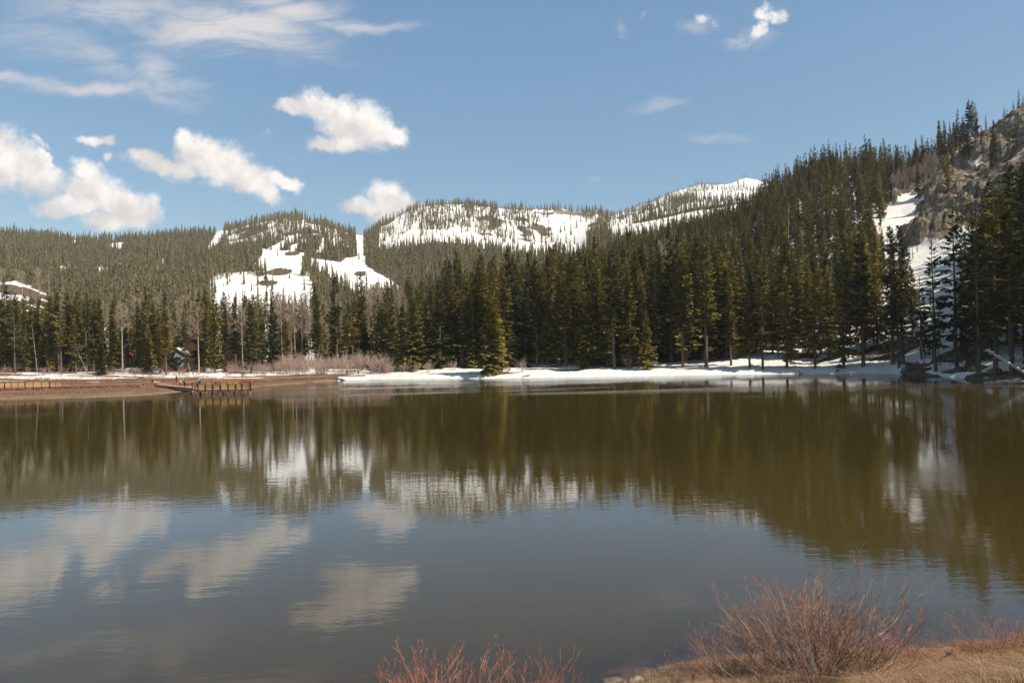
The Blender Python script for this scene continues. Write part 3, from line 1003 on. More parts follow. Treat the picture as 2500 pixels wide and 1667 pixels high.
prob = np.where(inpoly(px, py, ROCKS) & (Y1 > 200), 0.05, prob)
prob = np.where(inpoly(px, py, COULOIR), 0.0, prob)
prob = np.where(inpoly(px, py, SNOWSLOPE), 0.05, prob)
prob = np.where((px > 1640) & (px < 1790) & (py > 620) & (py < 880), prob * 0.5, prob)
prob = np.where((px > 2140) & (px < 2300) & (py < 480) & (py > 440) & (Y1 > 380), 0.15, prob)
crestY = np.interp(U1, L_CREST[0], L_CREST[2])
prob = np.where((px > 2395) & (Y1 > 320), 0.10, prob)
on_crest = (px > 2110) & (px < 2392) & (Y1 > crestY - 9) & (Y1 < crestY + 24)
prob = np.where(on_crest, 0.85, prob)
prob = np.where((px > 1100) & (px < 1800) & (past > 1) & (past < 60), 0.92, prob)
prob = np.where((px > 2400) & (Y1 < 230), 0.9, prob)
keep = (r1.random(len(X1)) < prob)
X1, Y1, Z1, U1, px, py, past, clump = [q[keep] for q in (X1, Y1, Z1, U1, px, py, past, clump)]
H1 = r1.normal(21, 3.6, len(X1)).clip(11, 30)
H1 = np.where((px > 1080) & (px < 1800) & (past < 140), H1 * 1.26, H1)
H1 = np.where((px < 600), H1 * 0.98 + 1.0, H1)
H1 = np.where(Y1 > 380, H1 * 0.86, H1)
H1 = np.where((Y1 > 320) & (px > 2170), H1 * np.where(px < 2392, 0.95, 0.62), H1)
H1 = np.where((Y1 > 360) & (px > 1850) & (px < 2170), H1 * 1.15, H1)
H1 = np.where((px > 1000) & (past > 60), H1 * 0.92, H1)
H1 = np.where((px > 2370) & (Y1 < 200), H1 * 1.30, H1)
# young trees in between
yg = r1.random(len(X1)) < np.where(past < 20, 0.24, 0.07)
H1 = np.where(yg, H1 * r1.uniform(0.3, 0.6, len(X1)), H1)

# the near trees on the right end below the crags
ev = np.interp(px, [2130, 2180, 2210, 2260, 2330, 2370, 2400, 2440, 2500, 2700], [520, 545, 600, 600, 560, 440, 385, 385, 380, 330])
_, vtop = lev(px, ev)
Hmax = HC + vtop * Y1 - Z1
H1 = np.where((px > 2130) & (Y1 < 300), np.minimum(H1, np.maximum(Hmax * r1.uniform(0.72, 1.0, len(X1)), 5)), H1)
# hand placed trees: (px, base py, top py, template, tone)   tone: 0 olive 1 dark 2 yellow green 3 blue green 4 rusty
MAN = [
    (37, 912, 746, 8, 0, 'sparse conifer with brown lower trunk at the left end of the shore forest'), (75, 907, 748, 0, 0, None), (100, 906, 728, 1, 0, None),
    (150, 914, 716, 8, 2, 'tall conifer with a long bare pale trunk at the marsh edge behind the railed boardwalk'), (166, 906, 706, 0, 0, None), (186, 912, 762, 9, 0, None), (216, 906, 712, 1, 0, None),
    (247, 915, 828, 5, 1, 'short bushy dark conifer at the marsh edge left of the red roofed cabin'), (246, 906, 722, 0, 0, None), (273, 908, 829, 7, 0, 'small bushy conifer just left of the red roofed cabin'),
    (345, 905, 736, 0, 0, None), (366, 906, 726, 1, 2, None), (391, 912, 748, 0, 2, None), (406, 916, 738, 4, 2, 'conifer with reddish brown lower trunk standing in front of the snow strip, right of the cabin'),
    (450, 909, 764, 9, 1, 'thin conifer with few side branches between the snowy shed and the dark lodge'), (456, 909, 868, 6, 2, 'tiny yellow green young conifer in front of the dark lodge'),
    (501, 906, 690, 0, 2, None), (525, 911, 727, 2, 0, 'broad conifer hiding the middle of the dark lodge'), (551, 909, 873, 6, 2, 'tiny young conifer beside the lodge windows'),
    (576, 902, 722, 1, 1, None), (613, 911, 727, 0, 1, 'large dark conifer right of the lodge windows'), (641, 906, 748, 9, 0, None), (669, 906, 706, 2, 1, 'dark pointed spruce in front of the open ski slope'),
    (700, 905, 770, 4, 2, None), (729, 898, 815, 7, 1, 'short dark bushy spruce in the pale willow thicket'), (776, 895, 694, 1, 1, None), (791, 895, 735, 0, 2, None), (823, 892, 672, 3, 1, 'thin dark spire with its tip against the snowy run'),
    (848, 898, 742, 9, 2, 'see-through yellowish conifer above the willow thicket'), (862, 898, 715, 8, 2, None), (886, 886, 660, 2, 0, None), (893, 895, 788, 5, 3, 'short blue green spruce with snow behind it in the willow thicket'), (932, 895, 746, 7, 0, None),
    (960, 900, 702, 1, 0, None), (1010, 903, 696, 6, 0, 'large broad spruce at the right end of the pale willow thicket'), (1076, 898, 672, 7, 1, None),
    (1203, 913, 705, 5, 2, 'broad spruce standing alone in front of the dark forest at the water edge'),
    (1500, 900, 602, 4, 1, None), (1541, 899, 655, 2, 0, None), (1580, 902, 750, 7, 2, 'small slim spruce standing forward on the snow bank before the dark forest'),
    (1668, 896, 600, 4, 0, None), (1725, 896, 572, 4, 0, None), (1785, 893, 672, 3, 0, None), (1830, 900, 700, 1, 0, None), (1862, 902, 640, 9, 1, 'open branched conifer standing in bare earth above the shaded snow bank'),
    (1922, 898, 640, 2, 2, None), (1990, 900, 660, 9, 2, None), (2060, 899, 620, 2, 0, None), (2108, 895, 560, 4, 1, None), (2180, 890, 548, 3, 1, None), (2204, 890, 545, 3, 1, None),
    (2195, 900, 650, 4, 1, None), (2284, 908, 575, 9, 1, None), (2335, 908, 490, 9, 1, None), (2390, 914, 500, 9, 1, 'open branched conifer seen against the snow slope on the right'),
    (2470, 915, 480, 4, 1, 'brown trunked conifer at the right edge beside the leaning dead log'),
]
man = []
for (qx, qb, qt, tp, tone, lab) in MAN:
    u, _ = lev(qx, qb); u = float(u)
    # march outwards until the ground shows at the wanted row
    best = None
    for Yq in np.arange(float(shoreY(u)) + 2.0, 330, 0.5):
        zq = float(ground(u * Yq, Yq)); _, pyq = proj(u * Yq, Yq, zq)
        if pyq <= qb:
            best = Yq; break
    if best is None: best = float(treeline(u))
    x_, y_, z_ = u * best, best, float(ground(u * best, best))
    a = (qt - 866) / -F
    H_ = (HC + (float(lev(qx, qt)[1])) * y_) - z_
    man.append((x_, y_, z_ - 0.15, H_, tone, tp, lab))
mxy = np.array([(m[0], m[1]) for m in man])
dmin = np.sqrt(((X1[:, None] - mxy[None, :, 0]) ** 2 + (Y1[:, None] - mxy[None, :, 1]) ** 2)).min(1)
k2 = dmin > 2.6
# keep sight lines open in front of the hand placed ones
for (x_, y_, z_, H_, tone, tp, lab) in man:
    if lab:
        k2 &= ~((Y1 < y_ + 0.5) & (np.abs(U1 - x_ / y_) < 0.016))
# and before the cabins
for (a_, b_) in ((286, 308), (424, 442), (458, 484), (552, 600)):
    pxx = 1250 + F * U1
    k2 &= ~((px > a_) & (px < b_) & (Y1 < 245))
k2 &= ~((px > 2392) & (px < 2515) & (Y1 < 112))
X1, Y1, Z1, U1, px, py, past, H1, clump = [q[k2] for q in (X1, Y1, Z1, U1, px, py, past, H1, clump)]

# far forest
X2, Y2 = jitter_grid(500, 1000, -0.83, 0.85, 6.2, 2)
X3, Y3 = jitter_grid(1000, 1500, -0.80, 0.60, 7.2, 3)
X4, Y4 = jitter_grid(1500, 2480, -0.10, 0.50, 12, 4)
X2 = np.concatenate([X2, X3, X4]); Y2 = np.concatenate([Y2, Y3, Y4])
Z2 = ground(X2, Y2)
qx, qy = proj(X2, Y2, Z2)
r2 = np.random.default_rng(12)
cl = fbm(X2 / 45, Y2 / 45, 6, 4)
cl2 = fbm(X2 / 14 + Y2 / 160, Y2 / 70, 8, 3)
prob = np.clip(0.93 - 1.2 * np.maximum(cl2 - 0.60, 0), 0.5, 1)
ridge_c = (Y2 > 1000) & (qx > 925) & (qx < 1500) & (qy < 615)
dome = (Y2 > 1000) & (qx > 550) & (qx < 885) & (qy < 604)
prob = np.where(dome, np.clip(0.62 + 3.0 * (cl2 - 0.5) + 0.25 * (qx > 770), 0.05, 0.92), prob)
prob = np.where(ridge_c, np.clip(0.66 + 3.2 * (cl2 - 0.5), 0.04, 0.92), prob)
prob = np.where(ridge_c & (qx > 1260) & (qx < 1500), prob * 0.55, prob)
prob = np.where(ridge_c & (qx > 1000) & (qx < 1150) & (qy < 545), np.clip(prob + 0.12, 0, 0.75), prob)
prob = np.where((Y2 > 1000) & (Y2 <= 1500) & (qx > 1500), np.where((qy < 520) & (qx > 1640), 0.75, 0.18), prob)
prob = np.where((Y2 > 1500), np.clip(0.18 + 1.6 * (cl2 - 0.5), 0, 0.8), prob)
prob = np.where((Y2 > 1500) & (qx > 1760) & (qy < 462), 0.03, prob)
for nm, poly in OPEN.items():
    ins = inpoly(qx, qy, poly)
    prob = np.where(ins, 0.11 if nm == 'bowl' else (0.03 if nm in ('strip', 'bowl2') else 0.008), prob)
prob = np.where(inpoly(qx, qy, MOUND) & (Y2 < 640), 0.02, prob)
prob = np.where((Y2 > 500) & (Y2 < 720) & (qx > 520) & (qx < 760), 0.06, prob)
# things hidden for good behind the right-hand hill are left out
prob = np.where((qx > 1560) & (qy < 488) & (Y2 < 1500), 0, prob)
prob = np.where((qx > 1960), 0.0, prob)
keep = r2.random(len(X2)) < prob
X2, Y2, Z2, qx, qy, cl, ridge_c2, dome2 = [q[keep] for q in (X2, Y2, Z2, qx, qy, cl, ridge_c, dome)]
H2 = (r2.normal(13.2, 4.2, len(X2)) * (0.8 + 0.4 * cl)).clip(4, 26)
H2 = np.where(Y2 > 1000, H2 * np.where(ridge_c2 | dome2, 0.98, 0.90), H2)

# tones (linear albedo)
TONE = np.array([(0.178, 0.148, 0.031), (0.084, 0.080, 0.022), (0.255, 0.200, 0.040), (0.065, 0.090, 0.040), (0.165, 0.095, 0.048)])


def pick_tone(n, r, p):
    return r.choice(5, n, p=p)


t1 = pick_tone(len(X1), r1, [0.46, 0.26, 0.20, 0.05, 0.03])
t1 = np.where((px > 2330) & (r1.random(len(X1)) < 0.7), 1, t1)  # right-edge conifers mostly get the dark tone: their shade is put into the colour
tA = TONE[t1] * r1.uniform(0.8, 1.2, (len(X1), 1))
t2 = pick_tone(len(X2), r2, [0.52, 0.34, 0.10, 0.02, 0.02])
tB = TONE[t2] * r2.uniform(0.75, 1.2, (len(X2), 1))
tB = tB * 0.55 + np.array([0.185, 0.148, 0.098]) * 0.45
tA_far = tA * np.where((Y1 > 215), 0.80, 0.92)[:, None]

# ---- which trees show largest: walk outwards keeping the skyline per photo column
allX = np.concatenate([mxy[:, 0], X1]); allY = np.concatenate([mxy[:, 1], Y1]); allZ = np.concatenate([np.array([m[2] for m in man]), Z1]); allH = np.concatenate([np.array([m[3] for m in man]), H1])
bxp, byp = proj(allX, allY, allZ); txp, typ = proj(allX, allY, allZ + allH)
order = np.argsort(allY)
hor = np.full(2500 // 4, 940.0)
vis = np.zeros(len(allX))
for i in order:
    hw = 0.085 * (byp[i] - typ[i])
    c0, c1 = int((bxp[i] - hw) / 4), int((bxp[i] + hw) / 4) + 1
    if c1 <= 0 or c0 >= len(hor): continue
    c0 = max(c0, 0); c1 = min(c1, len(hor))
    seg = hor[c0:c1]
    vis[i] = np.clip(np.minimum(seg, byp[i]) - typ[i], 0, None).sum()
    # a tree hides most of what is behind its middle
    mid = slice(c0 + (c1 - c0) // 6, c1 - (c1 - c0) // 6)
    hor[mid] = np.minimum(hor[mid], typ[i] + 0.22 * (byp[i] - typ[i]))
vis[:len(man)] += 1e6
top = np.argsort(-vis)[:300]
issel = np.zeros(len(allX), bool); issel[top] = True
selman = issel[:len(man)]
sel1 = issel[len(man):]

TONEW = ['olive', 'dark-green', 'yellow-green', 'blue-green', 'rusty']
SECT = [(-1e9, 110, 'at the left end of the shore forest'), (110, 230, 'behind the railed boardwalk'), (230, 330, 'around the red roofed cabin'), (330, 430, 'between the cabin and the snowy shed'),
        (430, 540, 'around the dark lodge'), (540, 640, 'beside the lodge windows'), (640, 760, 'below the open ski slope'), (760, 900, 'above the pale willow thicket'), (900, 1060, 'at the willow thicket right end'),
        (1060, 1180, 'left of the lone broad spruce'), (1180, 1300, 'behind the lone broad spruce'), (1300, 1430, 'over the central snow bank'), (1430, 1560, 'just left of the slim spruce'),
        (1560, 1660, 'just right of the slim spruce'), (1660, 1780, 'where the hill forest begins to climb'), (1780, 1900, 'over the shaded snow bank'), (1900, 2010, 'midway up the forested hill'),
        (2010, 2120, 'left of the snow gully'), (2120, 2240, 'below the snow gully'), (2240, 2340, 'before the shaded snow slope'), (2340, 2430, 'right of the shaded snow slope'), (2430, 1e9, 'by the leaning dead log')]
items = []
for i, m in enumerate(man):
    items.append([m[0], m[1], m[2], m[3], TONE[m[4]] * (0.9 + 0.2 * ((i * 37) % 10) / 10), m[5], m[6], m[4], bxp[i], byp[i], typ[i]])
for i in np.nonzero(sel1)[0]:
    j = len(man) + i
    h = H1[i]
    if px[i] > 2180 and Y1[i] < 200: tp = int(r1.choice([9, 3, 4, 9]))
    else: tp = int(r1.choice([0, 1, 2, 3, 4, 8, 9, 7], p=[.2, .18, .18, .13, .12, .05, .07, .07]))
    if 1060 < px[i] < 1820 and past[i] < 45: tp = int(r1.choice([0, 2, 7, 5, 1], p=[.32, .3, .16, .1, .12]))
    if h < 11: tp = int(r1.choice([5, 7, 2]))
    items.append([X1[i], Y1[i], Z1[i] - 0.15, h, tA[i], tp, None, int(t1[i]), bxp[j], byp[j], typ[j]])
# labels: size, colour, row and the landmark; then left to right inside what still looks alike
keyed = {}
for n_, it in enumerate(items):
    if it[6]: continue
    sec = next(s for s in SECT if s[0] <= it[8] < s[1])[2]
    pst = it[1] - float(treeline(it[0] / it[1]))
    rowt = 'front row' if pst < 9 else ('second row' if pst < 28 else ('upslope' if pst < 110 else 'high up'))
    size = 'young' if it[3] < 12 else ('tall' if it[3] > 24 else 'mid-sized')
    form = ['full', 'narrow', 'full', 'thin', 'bare-stemmed', 'broad', 'broad', 'bushy', 'pole-like', 'gappy'][it[5]]
    keyed.setdefault((size, form, TONEW[it[7]], rowt, sec), []).append(n_)
for (size, form, tn, rowt, sec), ids in keyed.items():
    ids.sort(key=lambda q: items[q][8])
    basel = f'{size} {form} {tn} conifer {rowt}, {sec}'
    for k_, q in enumerate(ids):
        if len(ids) == 1: items[q][6] = basel
        elif len(ids) == 2: items[q][6] = ('left' if k_ == 0 else 'right') + ' of two: ' + basel
        elif len(ids) == 3: items[q][6] = ('left', 'middle', 'right')[k_] + ' of three: ' + basel
        else: items[q][6] = basel
rt = random.Random(5)
for it in items:
    lab = ' '.join(it[6].split()[:16])
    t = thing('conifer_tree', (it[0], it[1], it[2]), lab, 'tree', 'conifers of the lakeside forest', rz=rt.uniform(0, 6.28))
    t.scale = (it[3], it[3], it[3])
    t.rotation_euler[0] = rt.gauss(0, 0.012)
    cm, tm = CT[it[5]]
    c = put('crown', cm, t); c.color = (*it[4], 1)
    put('trunk', tm, t)


# ---- the rest of the forest: one object
def scatter(templates, X, Y, Z, H, tint, seed, wide=None):
    r = np.random.default_rng(seed)
    Vs, Cs = [], []
    which = r.integers(0, len(templates), len(X))
    rz = r.random(len(X)) * 2 * np.pi
    for k, tp in enumerate(templates):
        m = which == k
        if not m.any(): continue
        c, s = np.cos(rz[m])[:, None], np.sin(rz[m])[:, None]
        h = H[m][:, None]; wd = h * r.uniform(0.85, 1.25, (m.sum(), 1))
        x = tp[None, :, 0] * wd; y = tp[None, :, 1] * wd
        v = np.stack([x * c - y * s + X[m][:, None], x * s + y * c + Y[m][:, None], tp[None, :, 2] * h + Z[m][:, None]], -1)
        Vs.append(v.reshape(-1, 3)); Cs.append(np.repeat(tint[m], len(tp), 0))
    return np.concatenate(Vs), np.concatenate(Cs)


# a thin stem for the lighter trees
def stem_tri(w=0.010):
    return np.array([[-w, 0, -0.02], [w, 0, -0.02], [0, 0, 0.9], [0, -w, -0.02], [0, w, -0.02], [0, 0, 0.9]])


r_ = ~sel1
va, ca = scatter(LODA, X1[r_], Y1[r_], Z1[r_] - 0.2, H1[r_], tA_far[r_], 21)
vm, cm_ = scatter([stem_tri()], X1[r_], Y1[r_], Z1[r_] - 0.2, H1[r_], np.tile([[0.16, 0.12, 0.095]], (r_.sum(), 1)), 22)
sm_ = ~selman
vb, cb = scatter(LODB, X2, Y2, Z2 - 0.3, H2, tB, 23)
V = np.concatenate([va, vm, vb]); C_ = np.concatenate([ca, cm_, cb])
forest = mesh_np('distant_forest', V, np.arange(len(V)).reshape(-1, 3), m_needles_far, attrs={'tint': C_})
tag(forest, 'dense conifer forest covering the hillsides behind the shore trees', 'forest', kind='stuff')
print('TREES individual', len(items), 'rest near', int(r_.sum()), 'far', len(X2), 'tris', len(V) // 3)

# ------------------------------------------------------------------ twig makers
def twig_tris(segs):
    """segs: list of (p0, p1, w0, w1): two crossed thin triangles-strips each -> triangle soup"""
    s = np.array([(*a, *b, w0, w1) for a, b, w0, w1 in segs])
    p0, p1, w0, w1 = s[:, :3], s[:, 3:6], s[:, 6:7], s[:, 7:8]
    d = p1 - p0
    d /= np.linalg.norm(d, axis=1, keepdims=True) + 1e-9
    a = np.cross(d, np.array([0.31, 0.17, 0.93]))
    a /= np.linalg.norm(a, axis=1, keepdims=True) + 1e-9
    b = np.cross(d, a)
    out = []
    # three sided tube
    ring0 = [p0 + w0 * (math.cos(k * 2.0944) * a + math.sin(k * 2.0944) * b) for k in range(3)]
    ring1 = [p1 + w1 * (math.cos(k * 2.0944) * a + math.sin(k * 2.0944) * b) for k in range(3)]
    for k in range(3):
        j = (k + 1) % 3
        out.append(np.stack([ring0[k], ring0[j], ring1[j]], 1)); out.append(np.stack([ring0[k], ring1[j], ring1[k]], 1))
    return np.concatenate(out, 0).reshape(-1, 3)


def grow(r, p, d, L, w, depth, segs, spread=0.5, lift=0.12, kids=(3, 5), bend=0.12, shrink=0.62, first=0.25, nseg=4, mark=None, lv=0):
    """recursive branch; d unit vector"""
    step = L / nseg
    pts = [p.copy()]; dd = d.copy(); cur = p.copy()
    dirs = []
    for i in range(nseg):
        dd = dd + r.normal(0, bend, 3) + np.array([0, 0, lift])
        dd /= np.linalg.norm(dd)
        nx = cur + dd * step
        wa = w * (1 - 0.75 * i / nseg); wb = w * (1 - 0.75 * (i + 1) / nseg)
        segs.append((tuple(cur), tuple(nx), wa, wb, lv))
        cur = nx; pts.append(cur.copy()); dirs.append(dd.copy())
    if depth <= 0: return
    n = r.integers(kids[0], kids[1] + 1)
    for k in range(n):
        t = first + (1 - first) * (k + r.random()) / n
        i = min(int(t * nseg), nseg - 1); f = t * nseg - i
        q = pts[i] * (1 - f) + pts[i + 1] * f
        ax = r.normal(0, 1, 3); ax -= ax.dot(dirs[i]) * dirs[i]; ax /= np.linalg.norm(ax)
        nd = dirs[i] + ax * spread * r.uniform(0.6, 1.3); nd /= np.linalg.norm(nd)
        grow(r, q, nd, L * shrink * r.uniform(0.6, 1.1) * (1.15 - 0.5 * t), w * 0.5, depth - 1, segs, spread, lift, kids, bend, shrink, first, max(2, nseg - 1), mark, lv + 1)


# ------------------------------------------------------------------ bare aspens
def aspen_tpl(seed, H=1.0, crown0=0.45, width=0.13, depth=2):
    r = np.random.default_rng(seed)
    segs = []
    n = 34
    for k in range(n):
        z = crown0 + (0.97 - crown0) * (k / n) ** 0.9
        a = r.random() * 6.283
        up = 0.75 + 0.6 * (z - crown0)
        d = np.array([math.cos(a), math.sin(a), up]); d /= np.linalg.norm(d)
        L = width * (1.1 - 0.75 * (z - crown0) / (1 - crown0)) * r.uniform(0.7, 1.2) * 1.25
        grow(r, np.array([0, 0, z]), d, L, 0.0022, depth, segs, 0.75, 0.06, (4, 6), 0.12, 0.6, 0.2, 3)
    s2 = [(a, b, max(w0, 0.0013), max(w1, 0.0010)) for a, b, w0, w1, lv in segs]
    return twig_tris(s2)


ASP = []
for i in range(4):
    v = aspen_tpl(400 + i, crown0=[0.5, 0.42, 0.58, 0.38][i], width=[0.13, 0.15, 0.11, 0.16][i], depth=2)
    cm = mesh_np('crown', v, np.arange(len(v)).reshape(-1, 3), m_twig_pale, link=False)
    to = trunk_tpl(rad=0.010, seed=i + 40, top=0.96).build('trunk', m_aspen)
    tm = to.data; bpy.data.objects.remove(to)
    ASP.append((cm, tm))

ra = random.Random(9)
aspens = []   # px, base py row via Y, top py, label
def asp(px_, Y_, top_py, lab, tp=None):
    x, y, z = on_ground(px_, Y_)
    H_ = HC + float(lev(px_, top_py)[1]) * Y_ - z
    t = thing('bare_aspen_tree', (x, y, z - 0.1), lab, 'tree', 'leafless aspens', rz=ra.uniform(0, 6.28))
    t.scale = (H_,) * 3
    t.rotation_euler[0] = ra.gauss(0, 0.015)
    cm, tm = ASP[ra.randrange(4) if tp is None else tp]
    put('crown', cm, t); put('trunk', tm, t)
    return t


asp(486, 206, 738, 'tall leafless aspen with white trunk and rounded crown in front of the dark lodge', 0)
asp(690, 222, 735, 'leafless aspen with forked pale branches at the left of the aspen stand over the thicket', 3)
asp(299, 214, 735, 'leafless aspen with pale upper trunk above the red roofed cabin', 2)
asp(333, 222, 722, 'leafless aspen spreading pale twigs between the cabin and the olive conifers', 0)
asp(593, 226, 745, 'leafless aspen with pale crown right of the lodge roof', 1)
asp(912, 250, 700, 'leafless aspen with long white trunk above the hillside cabin', 2)
asp(898, 246, 722, 'shorter leafless aspen touching the left eave of the hillside cabin', 0)
for k in range(26):      # the pale stand behind the thicket
    q = ra.uniform(600, 800); Y_ = ra.uniform(232, 330)
    asp(q, Y_, ra.uniform(715, 765), 'pale leafless aspen in the close stand behind the willow thicket')
for k in range(22):
    q = ra.uniform(895, 985); Y_ = ra.uniform(255, 340)
    asp(q, Y_, ra.uniform(693, 725), 'pale leafless aspen in the row on the rise behind the hillside cabin')
for k in range(16):
    q = ra.uniform(150, 600); Y_ = ra.uniform(225, 300)
    asp(q, Y_, ra.uniform(715, 765), 'thin leafless aspen among the conifers behind the marsh')
for k in range(9):
    q = ra.uniform(-20, 125); Y_ = ra.uniform(505, 545)
    asp(q, Y_, 686 - ra.uniform(8, 34), 'small leafless aspen on top of the brown and snowy mound at the far left')
for k in range(14):
    q = ra.uniform(1610, 1660); Y_ = ra.uniform(330, 400)
    asp(q, Y_, ra.uniform(575, 618), 'pale leafless aspen high in the forest gap below the far snow ledge')

# ------------------------------------------------------------------ standing dead and leaning poles
def snag(px_, Y_, top_px, top_py, lab, w=0.11, twigs=14, seed=0, base_py=None, dy=0.0):
    x, y, z = on_ground(px_, Y_)
    u, v = lev(top_px, top_py)
    tx, tz = float(u) * (Y_ + dy), HC + float(v) * (Y_ + dy)
    t = thing('dead_tree', (x, y, z - 0.1), lab, 'dead tree')
    mb = MB()
    T = Vector((tx - x, dy, tz - z + 0.1))
    pts = [T * q + Vector((0.15 * math.sin(q * 3.0 + seed), 0, 0)) for q in (0, .25, .5, .75, 1)]
    mb.tube(pts, [w, w * .85, w * .65, w * .45, w * .2], 7)
    mb.build('trunk', m_dead, t)
    r = np.random.default_rng(seed); segs = []
    for k in range(twigs):
        q = r.uniform(0.2, 0.98); p = np.array(T * q)
        a = r.uniform(0, 6.28); d = np.array([math.cos(a), math.sin(a), r.uniform(-0.3, 0.5)]); d /= np.linalg.norm(d)
        grow(r, p, d, T.length * 0.09 * r.uniform(0.4, 1.1), w * 0.22, 1, segs, 0.6, 0.0, (1, 3), 0.15, 0.5)
    if segs:
        vv = twig_tris([s[:4] for s in segs])
        mesh_np('branches', vv, np.arange(len(vv)).reshape(-1, 3), m_dead, parent=t)
    return t


snag(90, 207, 78, 790, 'slim pale dead pole leaning left among the conifers behind the railed boardwalk', 0.10, 6, 1)
snag(214, 206, 186, 846, 'short pale dead pole leaning left at the marsh edge behind the boardwalk', 0.10, 6, 2)
snag(770, 212, 783, 838, 'small bare grey tree leaning right in the willow thicket', 0.10, 26, 3)
snag(2016, 172, 2030, 640, 'tall thin dead trunk leaning right over the shaded snow bank', 0.10, 22, 4)
snag(2262, 133, 2226, 735, 'curved thin dead trunk leaning left in front of the dark conifers on the right', 0.12, 4, 5)
snag(1666, 184, 1664, 740, 'straight brown dead trunk behind the snow bank right of the slim spruce', 0.16, 10, 6)
snag(1716, 182, 1714, 830, 'short broken dead trunk at the edge of the snow bank', 0.16, 3, 7)
snag(1497, 190, 1494, 745, 'pale dead trunk in the dark forest left of the slim spruce', 0.12, 12, 8)
for k, (q, Yq, tq) in enumerate([(1930, 330, 500), (1975, 340, 505), (2015, 345, 470), (2050, 350, 520), (1880, 350, 560), (2088, 330, 520), (1650, 330, 560), (1662, 335, 590), (2130, 300, 560), (1740, 300, 600), (2120, 250, 640), (1860, 240, 650), (1790, 320, 560)]):
    snag(q, Yq, q - 3, tq, 'grey brown dead spruce standing among green ones on the forested hill', 0.20, 40, 20 + k)['group'] = 'dead spruces on the hill'

# leaning silver log on the right, with its root end on the shore
def log(name, lab, p0, p1, r0, r1, cat='log', seed=0, stubs=6, mat=None, sag=0.0):
    p0 = Vector(p0); p1 = Vector(p1)
    t = thing(name, tuple(p0), lab, cat)
    T = p1 - p0
    rr = random.Random(seed)
    mb = MB()
    ts = [0, .08, .25, .45, .65, .85, 1]
    mb.tube([T * q + Vector((rr.uniform(-1, 1), rr.uniform(-1, 1), rr.uniform(-.5, .5) - sag * 4 * q * (1 - q))) * (T.length * 0.006) for q in ts],
            [r0 * 1.1 + (r1 - r0) * q for q in ts], 9)
    mb.build('trunk', mat or m_dead, t, smooth=True)
    if stubs > 2:
        m2 = MB()
        for k in range(stubs):
            q = rr.uniform(0.15, 0.97); p = T * q
            a = Vector((rr.uniform(-1, 1), rr.uniform(-1, 1), rr.uniform(-.6, 1))).normalized()
            L = rr.uniform(1.5, 5) * r0
            m2.tube([p, p + a * L], [r0 * 0.22, r0 * 0.08], 4)
        m2.build('branch_stubs', mat or m_dead, t)
    return t


b0 = at(2506, 912, 101); b1 = at(2407, 853, 103)
log('leaning_log', 'silver grey bare log leaning up to the left out of the right shore', b0, b1, 0.24, 0.13, seed=3, stubs=14, mat=bark_mat('silver_wood', (0.42, 0.37, 0.32), (0.66, 0.60, 0.53), 3.0))
p_ = atz(2452, 934, 0.12); q_ = atz(2520, 927, 0.55)
log('fallen_log', 'mossy low log lying at the waterline below the leaning log', (p_[0] - 2.6, p_[1] + 0.5, 0.05), (q_[0], q_[1], 0.30), 0.22, 0.2, seed=4, stubs=4)
p_ = atz(2240, 892, 0.9)
x_, y_, z_ = on_ground(2300, 134); x2, y2, z2 = on_ground(2345, 134)
log('fallen_pole', 'thin pale pole lying level in the dark under the right hand conifers', (x_, y_, z_ + 1.6), (x2, y2, z2 + 2.1), 0.07, 0.05, seed=6, stubs=3)
x_, y_, z_ = on_ground(1478, 188); x2, y2, z2 = on_ground(1540, 186)
log('fallen_pole', 'thin pole leaning up to the right behind the snow bank', (x_, y_, z_ + 0.3), (x2, y2, z2 + 2.0), 0.10, 0.06, seed=7, stubs=3)
# post standing in the water's edge
x_, y_ = on_ground(1388, 173)[:2]
mb = MB(); mb.tube([(0, 0, -0.5), (0.02, 0, 0.8), (0.10, 0, 2.0)], [0.06, 0.055, 0.045], 7); mb.box((0.10, 0, 2.0), (0.16, 0.05, 0.05))
o = mb.build('marker_post', m_bark); o.location = (x_, y_, float(ground(x_, y_)) * 1.0)
tag(o, 'thin dark post standing upright in the snow bank at the water edge', 'post')
# stump-like roots on the right shore
for k, (q, Yq, lab, h_, w_) in enumerate([(1834, 166, 'pointed dark stump at the foot of the shaded snow bank', 1.3, 0.16), (1953, 155, 'forked dark stump on the shaded snow at the waterline', 1.1, 0.2), (2045, 152, 'short dark stump at the waterline right of the forked one', 0.6, 0.25)]):
    x_, y_, z_ = on_ground(q, Yq)
    mb = MB(); mb.tube([(0, 0, -0.2), (-0.1, 0, h_ * .5), (-0.3, 0, h_)], [w_, w_ * .7, w_ * .15], 7); mb.tube([(0.1, 0, 0), (0.5, 0, 0.5)], [w_ * .8, w_ * .2], 6); mb.tube([(0, 0, 0), (-0.6, -0.1, 0.1)], [w_ * .7, w_ * .2], 6)
    o = mb.build('tree_stump', m_bark); o.location = (x_, y_, z_); tag(o, lab, 'stump')

# ------------------------------------------------------------------ willows
m_willow, N, out = new_mat('willow_twigs')
principled(N, out, N.attr('tint'), 0.8, None, 0.15)


